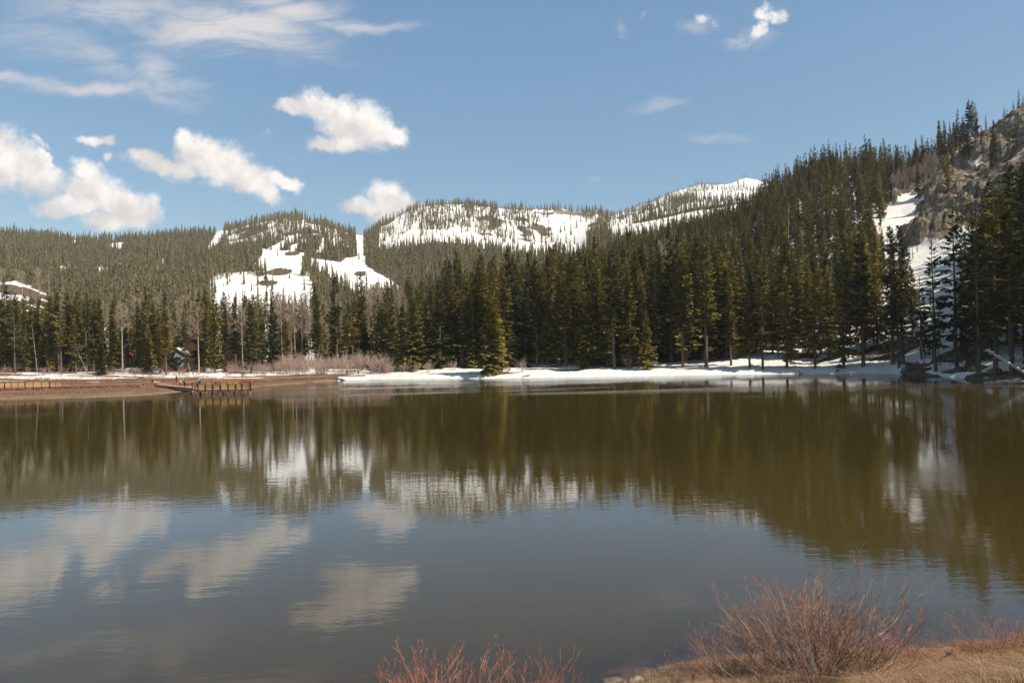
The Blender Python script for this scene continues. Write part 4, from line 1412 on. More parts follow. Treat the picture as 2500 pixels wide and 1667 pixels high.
def shrub_arrays(seed, n, H, spread, depth, kids, w0, cols, lift=0.10, bend=0.14, minw=0.0, base_r=0.25, shrink=0.6, sp=0.5, lean=(0, 0)):
    r = np.random.default_rng(seed); segs = []
    for k in range(n):
        a = r.random() * 6.283; q = r.random() ** 0.7
        d = np.array([math.cos(a) * spread * q + lean[0], math.sin(a) * spread * q + lean[1], 1.0]); d /= np.linalg.norm(d)
        L = H * r.uniform(0.6, 1.05) * (1.0 + 0.15 * spread * q)
        grow(r, np.array([math.cos(a) * base_r * q, math.sin(a) * base_r * q, -0.05]), d, L, w0 * r.uniform(0.6, 1.3), depth, segs, sp, lift, kids, bend, shrink, 0.22, 5)
    v = twig_tris([(s[0], s[1], max(s[2], minw), max(s[3], minw * 0.7)) for s in segs])
    lv = np.array([s[4] for s in segs]); zz = np.array([(s[0][2] + s[1][2]) / 2 for s in segs])
    cols = np.array(cols)
    ci = np.minimum(lv, len(cols) - 1)
    # triangles were emitted face by face over all segments
    tint = cols[ci] * r.uniform(0.75, 1.25, (len(segs), 1))
    grey = r.random(len(segs)) < 0.12
    tint[grey] = np.array([0.40, 0.34, 0.29])
    per = np.tile(tint, (6, 1))          # 6 groups of triangles
    C = np.repeat(per, 3, 0)
    return v, C


# the pale thicket on the far shore
PALE = [(0.30, 0.205, 0.155), (0.42, 0.29, 0.225), (0.48, 0.33, 0.26)]
RED = [(0.22, 0.115, 0.075), (0.34, 0.15, 0.095), (0.42, 0.18, 0.11)]
SH_T = [shrub_arrays(500 + i, 9, 1.0, 0.75, 2, (3, 4), 0.010, PALE, minw=0.0065) for i in range(4)]
Vs, Cs = [], []
rw = random.Random(4)


def add_shrub(px_, Y_, h_, col=(1, 1, 1), tpl=None):
    x, y, z = on_ground(px_, Y_)
    v, c = SH_T[rw.randrange(4)] if tpl is None else tpl
    a = rw.uniform(0, 6.28); ca, sa = math.cos(a), math.sin(a)
    wv = h_ * rw.uniform(0.85, 1.2)
    Vs.append(np.stack([(v[:, 0] * ca - v[:, 1] * sa) * wv + x, (v[:, 0] * sa + v[:, 1] * ca) * wv + y, v[:, 2] * h_ + z], -1))
    Cs.append(c * np.array(col))


for k in range(190):
    q = rw.uniform(630, 1000) if k < 160 else rw.uniform(930, 1150)
    Yq = rw.uniform(200, 232) if q < 920 else rw.uniform(196, 216)
    hh = rw.uniform(2.2, 4.8) * (1.0 if 680 < q < 950 else 0.62)
    add_shrub(q, Yq, hh)
for k in range(60):
    q = rw.uniform(560, 700); add_shrub(q, rw.uniform(205, 225), rw.uniform(1.5, 3.2), (0.85, 0.8, 0.8))
for k in range(80):
    q = rw.uniform(-40, 600); add_shrub(q, rw.uniform(198, 215), rw.uniform(0.8, 2.2), (0.85, 0.66, 0.58))
V = np.concatenate(Vs); C_ = np.concatenate(Cs)
o = mesh_np('willow_thicket', V, np.arange(len(V)).reshape(-1, 3), m_willow, attrs={'tint': C_})
tag(o, 'pinkish brown leafless willow thicket between the far snow bank and the conifers', 'thicket', kind='stuff')


def far_shrub(px_, Y_, h_, lab, seed, cols=PALE, spread=0.75):
    x, y, z = on_ground(px_, Y_)
    v, c = shrub_arrays(seed, 16, h_, spread, 2, (3, 5), 0.02, cols, minw=0.014)
    o = mesh_np('willow_shrub', v, np.arange(len(v)).reshape(-1, 3), m_willow, attrs={'tint': c})
    o.location = (x, y, z)
    tag(o, lab, 'shrub')


far_shrub(1275, 182, 3.2, 'small pale bare shrub on the snow right of the lone broad spruce', 601)
far_shrub(1532, 177, 3.0, 'small pale bare shrub at the back of the snow bank left of the slim spruce', 602)
far_shrub(1045, 196, 2.6, 'low bare grey shrub rising from the snow mound before the big broad spruce', 603, spread=1.1)
far_shrub(1240, 184, 1.4, 'low twiggy shrub at the foot of the lone broad spruce', 604, spread=1.2)
far_shrub(590, 196, 1.6, 'small green grey bush sitting on the snow drift above the viewing platform', 605, cols=[(0.12, 0.11, 0.05), (0.16, 0.15, 0.07)])
far_shrub(2235, 134, 1.6, 'rusty brown low bush overhanging the shaded snow bank on the right', 606, cols=[(0.2, 0.1, 0.05), (0.3, 0.15, 0.07)])

# ------------------------------------------------------------------ marsh grass
def blades(n, fx, hmin, hmax, w, cols, seed, lean=0.5, grd=None, segs=2):
    r = np.random.default_rng(seed)
    x, y = fx(r, n)
    z = grd(x, y)
    h = r.uniform(hmin, hmax, len(x))
    a = r.random(len(x)) * 6.283
    l = np.abs(r.normal(0, lean, len(x)))
    dx, dy = np.cos(a), np.sin(a)
    px_, py_ = -dy, dx
    b = np.stack([x, y, z - 0.02], -1); side = np.stack([px_, py_, 0 * x], -1) * w
    mid = b + np.stack([dx * l * h * 0.25, dy * l * h * 0.25, h * 0.6], -1)
    tip = b + np.stack([dx * l * h, dy * l * h, h / (1 + 0.6 * l)], -1)
    tri = np.stack([b - side, b + side, mid + side * 0.7, b - side, mid + side * 0.7, mid - side * 0.7, mid - side * 0.7, mid + side * 0.7, tip], 1)
    cols = np.array(cols)
    c = cols[r.integers(0, len(cols), len(x))] * r.uniform(0.75, 1.25, (len(x), 1))
    return tri.reshape(-1, 3), np.repeat(c, 9, 0)


def f_marsh(r, n):
    u = r.uniform(-0.80, -0.20, n)
    ys = shoreY(u); yt = np.interp(u, L_TREE[0], L_TREE[2])
    t = r.random(n) ** 0.8
    y = ys + 0.5 + (yt - ys - 4) * t
    x = u * y
    px_, py_ = proj(x, y, ground(x, y))
    k = (px_ < 730 - 260 * t) & (fbm(x / 5, y / 2.5, 131, 3) > 0.44)
    return x[k], y[k]


v, c = blades(52000, f_marsh, 0.15, 0.5, 0.035, [(0.22, 0.11, 0.07), (0.27, 0.15, 0.09), (0.17, 0.085, 0.055), (0.33, 0.21, 0.13)], 71, 0.5, ground)
o = mesh_np('marsh_grass', v, np.arange(len(v)).reshape(-1, 3), m_willow, attrs={'tint': c})
tag(o, 'dead reddish brown marsh grass on the flat left shore', 'grass', kind='stuff')

# ------------------------------------------------------------------ timber of the boardwalks
def wood_mat(name, c1, c2, sc=1.2):
    m, N, out = new_mat(name)
    pos = obj_pos(N)
    n1 = N.noise(N.mapping(pos, scale=(0.6, 0.6, 4)), sc, 5, 0.6)
    c = N.mix(N.ramp(n1, 0.35, 0.65), c1, c2)
    principled(N, out, c, 0.75, N.bump(n1, 0.3, 0.02), 0.2)
    return m


m_rail = wood_mat('rail_timber', (0.24, 0.095, 0.042), (0.34, 0.14, 0.062))
m_panel = wood_mat('panel_timber', (0.50, 0.28, 0.115), (0.64, 0.37, 0.16))
m_deck = wood_mat('deck_timber', (0.44, 0.255, 0.155), (0.60, 0.37, 0.24))
m_pile = wood_mat('pile_timber', (0.30, 0.25, 0.20), (0.46, 0.40, 0.33))
m_dark = wood_mat('dark_timber', (0.06, 0.035, 0.025), (0.10, 0.06, 0.04))  # dark brown timber for cabin trim, door handles and some panes


def deck_run(parent, pts, width, z, piles=True, step=3.0, side=1):
    """pts world xy of the near edge; side=+1 puts the width behind it"""
    for i in range(len(pts) - 1):
        a = Vector((*pts[i], 0)); b = Vector((*pts[i + 1], 0))
        d = (b - a).normalized(); nrm = Vector((-d.y, d.x, 0)) * side
        mb = MB()
        L = (b - a).length; n = int(L / 0.30)
        for k in range(n):
            c = a + d * (L * (k + 0.5) / n) + nrm * width / 2
            M = Matrix((d, nrm * side, Vector((0, 0, 1)))).transposed()
            mb.box((c.x, c.y, z - 0.02), (L / n - 0.02, width, 0.04), M=M)
        mb.build('deck_planks', m_deck, parent)
        mb = MB()
        for off in (0.03, width - 0.03):
            p = a + nrm * off; q = b + nrm * off
            mb.beam((p.x, p.y, z - 0.19), (q.x, q.y, z - 0.19), 0.07, 0.28)
        mb.build('edge_beam', m_rail, parent)
        if piles:
            n = max(1, int(L / step))
            for k in range(n + 1):
                for off in (0.12, width - 0.15):
                    p = a + d * (L * k / n) + nrm * off
                    mp = MB(); zb = min(-0.6, 0) if float(ground(p.x, p.y)) < 0.1 else float(ground(p.x, p.y)) - 0.3
                    mp.box((p.x, p.y, (z - 0.33 + zb) / 2), (0.16, 0.16, z - 0.33 - zb))
                    mp.build('pile', m_pile, parent)


def railing(parent, a, b, z, n, h=1.05, panel=False, posts=True, rails=3, nrails_mat=None):
    a = Vector(a); b = Vector(b)
    mb = MB()
    mb.beam((a.x, a.y, z + h), (b.x, b.y, z + h), 0.14, 0.06)
    mb.build('top_rail', m_rail, parent)
    if panel:
        mb = MB()
        for k in range(5):
            zz = z + 0.12 + k * (h - 0.22) / 4.4
            mb.beam((a.x, a.y - 0.03, zz + 0.06), (b.x, b.y - 0.03, zz + 0.06), 0.03, 0.165)
        mb.build('board_panel', m_panel, parent)
    else:
        mb = MB()
        for k in range(rails):
            zz = z + 0.22 + k * (h - 0.3) / rails
            mb.beam((a.x, a.y + 0.02, zz), (b.x, b.y + 0.02, zz), 0.04, 0.11)
        mb.build('side_rails', m_panel, parent)
    for k in range(n + 1):
        p = a + (b - a) * k / n
        mp = MB(); mp.box((p.x, p.y - 0.09, z + h / 2 - 0.1), (0.15, 0.09, h + 0.25)); mp.build('post', m_rail, parent)


# left boardwalk with its long railing
zl = 1.35
A = atz(-90, 949, zl); B = atz(152, 941.5, zl); C3 = atz(345, 938, zl - 0.15)
t = thing('railed_boardwalk', (A[0], A[1], 0), 'long wooden boardwalk with brown rails and boarded panels crossing the marsh at the left', 'boardwalk')
t.location = (0, 0, 0)
deck_run(t, [A[:2], B[:2], C3[:2]], 1.9, zl, step=3.2)
for (p, q, n) in ((-90, 12, 5), (12, 62, 3), (62, 122, 3), (122, 152, 2)):
    pa = atz(p, 949 - (p + 90) * 0.031, zl); pb = atz(q, 949 - (q + 90) * 0.031, zl)
    railing(t, pa[:2] + (0,), pb[:2] + (0,), zl, n, 1.08, panel=(p != 122))
# far boardwalk running to the right
zf = 1.15
P0 = atz(345, 938, zf); P1 = atz(380, 936.5, zf); P2 = atz(660, 921.5, zf + 0.35); P3 = atz(800, 917, zf + 0.35); P4 = atz(890, 914.6, zf + 0.35)
t = thing('long_boardwalk', (0, 0, 0), 'low wooden boardwalk without rails running along the foot of the snow drift to the right', 'boardwalk')
deck_run(t, [P1[:2], atz(520, 929, zf + .2)[:2]], 1.8, zf + 0.1, step=4)
deck_run(t, [atz(520, 929, zf + .2)[:2], P2[:2], P3[:2]], 1.8, zf + 0.3, step=4)
deck_run(t, [P3[:2], P4[:2]], 1.8, zf + 0.28, piles=False)
# spur to the platform
zp = 1.0
S0 = atz(378, 938.5, zp); S1 = atz(465, 946.5, zp)
t = thing('boardwalk_spur', (0, 0, 0), 'short boardwalk spur leading from the long boardwalk to the viewing platform', 'boardwalk')
deck_run(t, [S0[:2], S1[:2]], 1.9, zp, step=3)
# viewing platform
t = thing('viewing_platform', (0, 0, 0), 'wooden viewing platform on posts with boarded railings standing in the lake', 'platform')
FL = Vector(atz(484, 951.3, zp)); FR = Vector(atz(612, 949.0, zp)); BL = Vector(atz(463, 945.8, zp)); BR = Vector((at(598, 940, 137)[0], 137.0, zp))
mb = MB()
zt = zp
n = 34
for k in range(n):
    a = FL.lerp(BL, k / n); b = FR.lerp(BR, k / n); a2 = FL.lerp(BL, (k + 0.94) / n); b2 = FR.lerp(BR, (k + 0.94) / n)
    mb.add([(a.x, a.y, zt), (b.x, b.y, zt), (b2.x, b2.y, zt), (a2.x, a2.y, zt), (a.x, a.y, zt - .05), (b.x, b.y, zt - .05), (b2.x, b2.y, zt - .05), (a2.x, a2.y, zt - .05)],
           [(0, 1, 2, 3), (7, 6, 5, 4), (0, 4, 5, 1), (1, 5, 6, 2), (2, 6, 7, 3), (3, 7, 4, 0)])
mb.build('deck_planks', m_deck, t)
mb = MB()
for p, q in ((FL, FR), (FL, BL), (FR, BR), (BL, BR)):
    mb.beam((p.x, p.y, zt - 0.22), (q.x, q.y, zt - 0.22), 0.08, 0.32)
mb.build('edge_beam', m_rail, t)
for i in range(6):
    for j in (0, 2):
        p = FL.lerp(FR, i / 5); q = BL.lerp(BR, i / 5); c = p.lerp(q, j / 2 * 0.96 + 0.02)
        mp = MB(); mp.box((c.x, c.y, (zt - 0.38 - 1.6) / 2), (0.17, 0.17, zt - 0.38 + 1.6)); mp.build('pile', m_pile, t)
# front railing: tall boarded bays alternating with low ones
bays = [(0, 1.28 / 8.9, 1.15, True), (1.28 / 8.9, 2.55 / 8.9, 0.85, True), (2.55 / 8.9, 3.85 / 8.9, 0.85, True), (3.85 / 8.9, 5.15 / 8.9, 1.25, True), (5.15 / 8.9, 6.45 / 8.9, 0.9, True), (6.45 / 8.9, 7.5 / 8.9, 0.92, True), (7.5 / 8.9, 1.0, 1.25, False)]
for (f0, f1, h, pn) in bays:
    a = FL.lerp(FR, f0); b = FL.lerp(FR, f1)
    railing(t, (a.x, a.y, 0), (b.x, b.y, 0), zt, 1, h, panel=pn, rails=3 if h > 1 else 2)
a = FL.lerp(BL, 0.0); b = FL.lerp(BL, 0.62)
railing(t, (a.x, a.y, 0), (b.x, b.y, 0), zt, 2, 1.1, panel=False, rails=3)
a = BL.lerp(BR, 0.0); b = BL.lerp(BR, 0.42)
railing(t, (a.x + 1.2, a.y, 0), (b.x, b.y, 0), zt, 3, 1.1, panel=True)
a = BL.lerp(BR, 0.56); b = BL.lerp(BR, 0.92)
railing(t, (a.x, a.y, 0), (b.x, b.y, 0), zt, 3, 1.25, panel=True)
railing(t, (FR.x, FR.y, 0), (BR.x, BR.y, 0), zt, 4, 1.1, panel=False)

# ------------------------------------------------------------------ people
def flat_mat(name, c, rough=0.8):
    m, N, out = new_mat(name)
    n1 = N.noise(obj_pos(N), 6.0, 3, 0.5)
    principled(N, out, N.mix(N.ramp(n1, 0.3, 0.7), tuple(q * 0.85 for q in c), tuple(min(1, q * 1.1) for q in c)), rough)
    return m


m_skin = flat_mat('skin', (0.50, 0.30, 0.21))


def skin_body(name, verts, edges, radii, mat, root=0, sub=1):
    me = bpy.data.meshes.new(name)
    me.from_pydata(verts, edges, [])
    o = bpy.data.objects.new(name, me); scene.collection.objects.link(o)
    md = o.modifiers.new('skin', 'SKIN')
    sv = me.skin_vertices[0].data
    for i, r_ in enumerate(radii):
        sv[i].radius = (r_, r_)
        sv[i].use_root = (i == root)
    sb = o.modifiers.new('sub', 'SUBSURF'); sb.levels = sub; sb.render_levels = sub
    dg = bpy.context.evaluated_depsgraph_get()
    ev = o.evaluated_get(dg)
    m2 = bpy.data.meshes.new_from_object(ev)
    bpy.data.objects.remove(o); bpy.data.meshes.remove(me)
    m2.materials.clear(); m2.materials.append(mat)
    m2.polygons.foreach_set('use_smooth', np.ones(len(m2.polygons), bool))
    return put(name, m2)


def person(loc, h, rz, lab, top, trousers, hair, bend=0.0, arm=0.15, walk=0.08, hat=None, armup=False):
    t = thing('person', loc, lab, 'person', rz=rz)
    t.scale = (h, h, h)
    s = math.sin(bend); c_ = math.cos(bend)
    hip = 0.52
    def up(y, z):      # torso points bent forward about the hips (forward is -y)
        return (0, -s * (z - hip) + y, hip + c_ * (z - hip))
    V_ = [(0, 0, hip), up(0, 0.64), up(0, 0.76), up(-0.005, 0.84), up(-0.015, 0.875), up(-0.02, 0.935), up(-0.02, 0.985)]
    Rr = [0.075, 0.068, 0.078, 0.045, 0.033, 0.052, 0.035]
    E = [(i, i + 1) for i in range(6)]
    for sx in (-1, 1):
        i = len(V_)
        shp = up(0, 0.815)
        el = up(-arm * 0.3, 0.66); wr = up(-arm * 1.0 - 0.02, 0.53 if not armup else 0.72); hd = up(-arm * 1.1 - 0.03, 0.49 if not armup else 0.74)
        V_ += [(sx * 0.105, shp[1], shp[2]), (sx * 0.135, el[1], el[2]), (sx * 0.125, wr[1], wr[2]), (sx * 0.12, hd[1], hd[2])]
        Rr += [0.038, 0.029, 0.02, 0.022]
        E += [(3, i), (i, i + 1), (i + 1, i + 2), (i + 2, i + 3)]
        # fingers and thumb
        for f in range(4):
            j = len(V_); V_.append((sx * (0.105 + 0.010 * f), hd[1] - 0.006, hd[2] - 0.040 + 0.003 * abs(f - 1.4))); Rr.append(0.0055); E.append((i + 3, j))
        j = len(V_); V_.append((sx * 0.100, hd[1] - 0.022, hd[2] - 0.012)); Rr.append(0.006); E.append((i + 3, j))
    body = skin_body('body', V_, E, Rr, m_skin)
    body.parent = t
    # clothing as its own continuous surfaces
    V2 = [up(0, 0.53), up(0, 0.64), up(0, 0.76), up(-0.003, 0.83)]; R2 = [0.088, 0.080, 0.090, 0.052]; E2 = [(0, 1), (1, 2), (2, 3)]
    for sx in (-1, 1):
        i = len(V2); shp = up(0, 0.812); el = up(-arm * 0.3, 0.66); wr = up(-arm * 0.9 - 0.02, 0.55 if not armup else 0.71)
        V2 += [(sx * 0.105, shp[1], shp[2]), (sx * 0.135, el[1], el[2]), (sx * 0.126, wr[1], wr[2])]; R2 += [0.047, 0.039, 0.030]; E2 += [(2, i), (i, i + 1), (i + 1, i + 2)]
    jk = skin_body('jacket', V2, E2, R2, top); jk.parent = t
    V3 = [(0, 0, hip + 0.01)]; R3 = [0.084]; E3 = []
    for sx in (-1, 1):
        i = len(V3); st = sx * walk
        V3 += [(sx * 0.052, 0, hip - 0.04), (sx * 0.056, -st * 0.5 - 0.01, 0.27), (sx * 0.055, -st * 0.4 + 0.005, 0.05)]; R3 += [0.060, 0.043, 0.034]; E3 += [(0, i), (i, i + 1), (i + 1, i + 2)]
    tr = skin_body('trousers', V3, E3, R3, trousers); tr.parent = t
    m_sh = bpy.data.materials.get('shoe_leather') or flat_mat('shoe_leather', (0.05, 0.045, 0.04))
    for sx in (-1, 1):
        st = sx * walk
        sh = MB(); sh.blob((sx * 0.055, -st * 0.4 - 0.028, 0.022), (0.030, 0.070, 0.024), 1, 10, 6, 0.05); o = sh.build('shoe', m_sh, t, smooth=True)
    hd = up(-0.012, 0.955)
    mb = MB(); mb.blob((0, hd[1] + 0.008, hd[2] + 0.010), (0.053, 0.056, 0.056), 2, 12, 8, 0.04)
    mb.build('hat' if hat else 'hair', hat or hair, t, smooth=True)
    mb = MB(); fy = hd[1] - 0.052
    mb.blob((0, fy - 0.004, hd[2] - 0.020), (0.009, 0.012, 0.011), 1, 8, 5, 0.0)
    for sx in (-1, 1):
        mb.blob((sx * 0.019, fy + 0.002, hd[2] - 0.008), (0.007, 0.004, 0.004), 1, 8, 5, 0.0)
        mb.blob((sx * 0.051, hd[1] + 0.002, hd[2] - 0.016), (0.006, 0.010, 0.016), 1, 8, 5, 0.0)
    mb.blob((0, fy + 0.004, hd[2] - 0.043), (0.014, 0.006, 0.004), 1, 8, 5, 0.0)
    mb.build('face', m_skin, t, smooth=True)
    return t


cB = flat_mat('bright_blue_cloth', (0.03, 0.20, 0.62)); cK = flat_mat('black_cloth', (0.012, 0.012, 0.015)); cG = flat_mat('grey_cloth', (0.10, 0.10, 0.11)); cE = flat_mat('beige_cloth', (0.55, 0.45, 0.30))
cW = flat_mat('white_cloth', (0.72, 0.68, 0.65)); cN = flat_mat('navy_cloth', (0.02, 0.03, 0.06)); cBr = flat_mat('brown_trousers', (0.16, 0.11, 0.08)); cP = flat_mat('tan_cloth', (0.50, 0.33, 0.22)); cM = flat_mat('maroon_cloth', (0.12, 0.04, 0.05))
hD = flat_mat('dark_hair', (0.025, 0.018, 0.012)); hB = flat_mat('blond_hair', (0.42, 0.30, 0.16)); hW = flat_mat('white_cap', (0.75, 0.72, 0.7))


def on_deck(px_, py_foot, z):
    return atz(px_, py_foot, z)


p = on_deck(372, 937.0, zf + 0.11); person(p, 1.72, 0.6, 'person in grey and black leaning on the start of the long boardwalk', cG, cK, hD, bend=0.25, arm=0.22)
p = on_deck(431, 933.4, zf + 0.11); person(p, 1.83, 1.4, 'person all in black standing upright alone on the long boardwalk', cK, cK, hD, arm=0.05)
p = on_deck(440, 943.6, zp); person(p, 1.66, 1.1, 'person in a beige jacket leaning forward on the boardwalk spur', cE, cBr, hB, bend=0.35, arm=0.30, walk=0.14)
p = on_deck(451, 944.4, zp); person(p, 1.70, -0.9, 'person in dark clothes with a white cap bending beside the one in beige', cN, cK, hD, bend=0.30, arm=0.28, walk=0.14, hat=hW)
p = (at(481, 940, 137)[0], 137, zp); person(p, 1.70, 3.0, 'person in a bright blue jacket at the back rail of the viewing platform', cB, cN, hD, arm=0.18)
p = (at(489, 940, 137)[0], 136.6, zp); person(p, 1.72, 2.6, 'person in a dark jacket with a pale cap right beside the one in blue', cN, cK, hD, arm=0.18, hat=hW)
p = on_deck(847, 915.8, zf + 0.31); person(p, 1.70, 1.5, 'person in a maroon top walking on the far end of the long boardwalk', cM, cN, hB, walk=0.16)
p = on_deck(875, 915.0, zf + 0.31); person(p, 1.72, 1.5, 'person in a tan top and black trousers walking ahead of the one in maroon', cP, cK, hB, walk=0.1)

# ------------------------------------------------------------------ cabins in the trees
def roof_gable(mb, x0, x1, y0, y1, ze, zr, over=0.5, th=0.18):
    xm = (x0 + x1) / 2
    for sx, xe in ((-1, x0 - over), (1, x1 + over)):
        ez = ze - over * (zr - ze) / (xm - x0)
        mb.add([(xm, y0 - over, zr), (xm, y1 + over, zr), (xe, y1 + over, ez), (xe, y0 - over, ez), (xm, y0 - over, zr + th), (xm, y1 + over, zr + th), (xe, y1 + over, ez + th), (xe, y0 - over, ez + th)],
               [(0, 1, 2, 3), (7, 6, 5, 4), (0, 3, 7, 4), (1, 5, 6, 2), (2, 6, 7, 3)])


def cabin(loc, rz, w, dp, he, hr, wall, roofm, lab, windows=(), door=None, chimney=False, snow=False, glass=None, trim=None):
    t = thing('cabin', loc, lab, 'cabin', rz=rz)
    mb = MB()
    x0, x1, y0, y1 = -w / 2, w / 2, 0, dp
    mb.add([(x0, y0, -1.5), (x1, y0, -1.5), (x1, y0, he), (0, y0, hr), (x0, y0, he), (x0, y1, -1.5), (x1, y1, -1.5), (x1, y1, he), (0, y1, hr), (x0, y1, he)],
           [(0, 1, 2, 3, 4), (9, 8, 7, 6, 5), (1, 6, 7, 2), (0, 4, 9, 5)])
    mb.build('wall', wall, t)
    mb = MB(); roof_gable(mb, x0, x1, y0, y1, he, hr + 0.02); rf = mb.build('roof', roofm, t)
    if snow:
        mb = MB(); roof_gable(mb, x0 + .3, x1 - .3, y0 + .2, y1, he + 0.30, hr + 0.22, 0.3, 0.35); mb.build('snow_cover', m_snow, rf, smooth=False)
    if chimney:
        mb = MB(); mb.box((w * 0.2, dp * 0.5, hr), (0.7, 0.7, 2.2)); mb.build('chimney', wall, rf)
    for (wx, wz, ww, wh) in windows:
        mb = MB()
        for a, b, cdim in (((wx, -0.04, wz + wh / 2 + .05), None, (ww + .2, .1, .1)), ((wx, -0.04, wz - wh / 2 - .05), None, (ww + .2, .1, .1)), ((wx - ww / 2 - .05, -0.04, wz), None, (.1, .1, wh)), ((wx + ww / 2 + .05, -0.04, wz), None, (.1, .1, wh)), ((wx, -0.05, wz), None, (.05, .06, wh))):
            mb.box(a, cdim)
        f = mb.build('window', trim or wall, t)
        mb = MB(); mb.box((wx, -0.02, wz), (ww, .03, wh)); mb.build('pane', glass, f)
    if door:
        dx, dw, dh = door
        mb = MB(); mb.box((dx, -0.03, dh / 2), (dw, .06, dh)); dr = mb.build('door', trim or wall, t)
        mb = MB(); mb.blob((dx + dw * .38, -0.09, dh * .48), (.04, .04, .04), 0, 8, 5, 0); mb.build('handle', m_dark, dr)
    return t


m_log = wood_mat('dark_log_wall', (0.075, 0.035, 0.025), (0.13, 0.06, 0.04), 2.0)
m_whitewall = flat_mat('cream_wall', (0.62, 0.54, 0.44)); m_redroof = flat_mat('red_metal_roof', (0.42, 0.07, 0.045), 0.5); m_greyroof = flat_mat('grey_shingles', (0.16, 0.145, 0.14)); m_glass = flat_mat('window_glass', (0.22, 0.25, 0.27), 0.15); m_brick = flat_mat('brown_red_boards', (0.28, 0.13, 0.08))
m_stone = flat_mat('pale_rock', (0.55, 0.44, 0.33))
m_snow, N, out = new_mat('lying_snow')
pos = obj_pos(N)
principled(N, out, (0.86, 0.83, 0.79), 0.7, N.bump(N.noise(pos, 1.2, 4, 0.6), 0.4, 0.3), 0.2)

x, y, z = on_ground(292, 238); cabin((x, y, z + .2), -0.35, 5.2, 7, 3.6, 5.6, m_whitewall, m_redroof, 'small cream walled cabin with a red gable roof half hidden by conifers', windows=[(-0.9, 1.9, 0.9, 1.3), (1.1, 1.9, 0.8, 1.3)], door=None, glass=m_glass, trim=m_dark)
x, y, z = on_ground(473, 236); cabin((x, y, z + .2), 0.05, 11, 9, 6.5, 9.6, m_log, m_greyroof, 'tall dark brown log lodge between the snowy shed and the white trunked aspen', windows=[(-1.2, 4.6, 1.2, 1.2)], door=(2.4, 1.1, 2.2), glass=m_dark, trim=m_dark)
x, y, z = on_ground(576, 232); cabin((x, y, z + .6), -0.12, 11.5, 8, 4.0, 8.2, m_log, m_greyroof, 'dark lodge wing with a row of four small pale windows low on its front', windows=[(-2.6 + k * 1.35, 1.7, 0.95, 1.5) for k in range(4)], chimney=True, glass=m_glass, trim=m_brick)
x, y, z = on_ground(434, 230); cabin((x, y, z + .2), 0.1, 4.2, 5, 4.6, 6.2, flat_mat('grey_siding', (0.36, 0.35, 0.35)), m_greyroof, 'small grey shed with thick snow on its roof left of the dark lodge', windows=[(0.7, 3.2, 0.8, 0.7)], snow=True, glass=m_dark, trim=cW)
x, y, z = on_ground(918, 268, 850); cabin((x, y, z + 1.0), 0.55, 7, 7, 5.0, 8.2, m_log, flat_mat('grey_metal_roof', (0.35, 0.34, 0.34)), 'hillside cabin with a grey roof and red ridge trim seen between conifers', windows=[(0, 3.4, 1.2, 1.2)], glass=m_glass, trim=m_redroof)
# timber terrace steps in front of the lodge
x, y, z = on_ground(474, 222)
t = thing('terrace_steps', (x, y, z), 'pale timber terrace steps at the foot of the dark log lodge', 'steps')
for k in range(4):
    mb = MB(); mb.box((0.05 * k, 0.8 * k, 0.18 + 0.42 * k), (4.6 - 0.1 * k, 0.9, 0.34)); mb.build('step', m_deck, t)
# low grey snow covered wall left of the shed
x0, y0, z0 = on_ground(305, 213); x1, y1, z1 = on_ground(392, 213)
t = thing('low_wall', (x0, y0, z0), 'long low grey block wall with snow on top behind the person on the boardwalk', 'wall')
mb = MB(); mb.beam((0, 0, 0.5), (x1 - x0, 0, 0.5 + z1 - z0), 0.5, 1.3); mb.build('blocks', flat_mat('grey_blocks', (0.34, 0.34, 0.34)), t)
mb = MB(); mb.beam((0.5, 0, 1.25), (x1 - x0 - 1, 0, 1.25 + z1 - z0), 0.7, 0.22); mb.build('snow_cap', m_snow, t)
# boulders by the far shore
for k, (q, Yq, s_, lab) in enumerate([(484, 214, 0.8, 'round pale boulder at the right end of the terrace steps'), (368, 216, 1.0, 'pale boulder behind the low grey wall'), (2218, 137, 1.2, 'brown boulder on the shore under the rusty bush'), (2345, 124, 1.2, 'dark wet boulder at the waterline on the right'), (2388, 118, 1.4, 'low snow capped rock in the water at the right'), (2428, 112, 1.0, 'brown rock beside the mossy fallen log'), (2050, 154, 0.8, 'small brown rock at the waterline below the snow hump')]):
    x, y, z = on_ground(q, Yq)
    mb = MB(); mb.blob((0, 0, 0), (s_ * 1.3, s_ * 0.9, s_ * 0.75), k, 14, 9, 0.22)
    o = mb.build('boulder', m_stone if k < 2 else m_bark, smooth=True); o.location = (x, y, z + 0.1); tag(o, lab, 'boulder')

# ski lift towers
m_steel = flat_mat('grey_steel', (0.30, 0.31, 0.33), 0.5)
for k, (q, Yq, hgt, lab) in enumerate([(667, 830, 9, 'thin steel lift tower on the open snow above the upper brown patch'), (671, 735, 9, 'thin steel lift tower on the open snow above the lower brown patch'), (871, 860, 14, 'steel lift tower at the foot of the straight cut through the forest'), (868, 780, 12, 'steel lift tower on the snow run below the straight cut'), (253, 920, 11, 'steel lift tower over the small square snow clearing at the left')]):
    x, y, z = on_ground(q, Yq)
    t = thing('lift_tower', (x, y, z - 0.5), lab, 'lift tower', 'ski lift towers')
    mb = MB(); mb.tube([(0, 0, 0), (0, 0, hgt)], [0.28, 0.20], 8); mb.build('pole', m_steel, t)
    mb = MB(); mb.box((0, 0, hgt - 0.3), (4.2, 0.25, 0.25)); mb.build('cross_arm', m_steel, t)
    for sx in (-1, 1):
        mb = MB(); mb.tube([(sx * 1.9, -0.8, hgt - .55), (sx * 1.9, 0.8, hgt - .55)], [0.16, 0.16], 6); mb.build('pulley', m_steel, t)

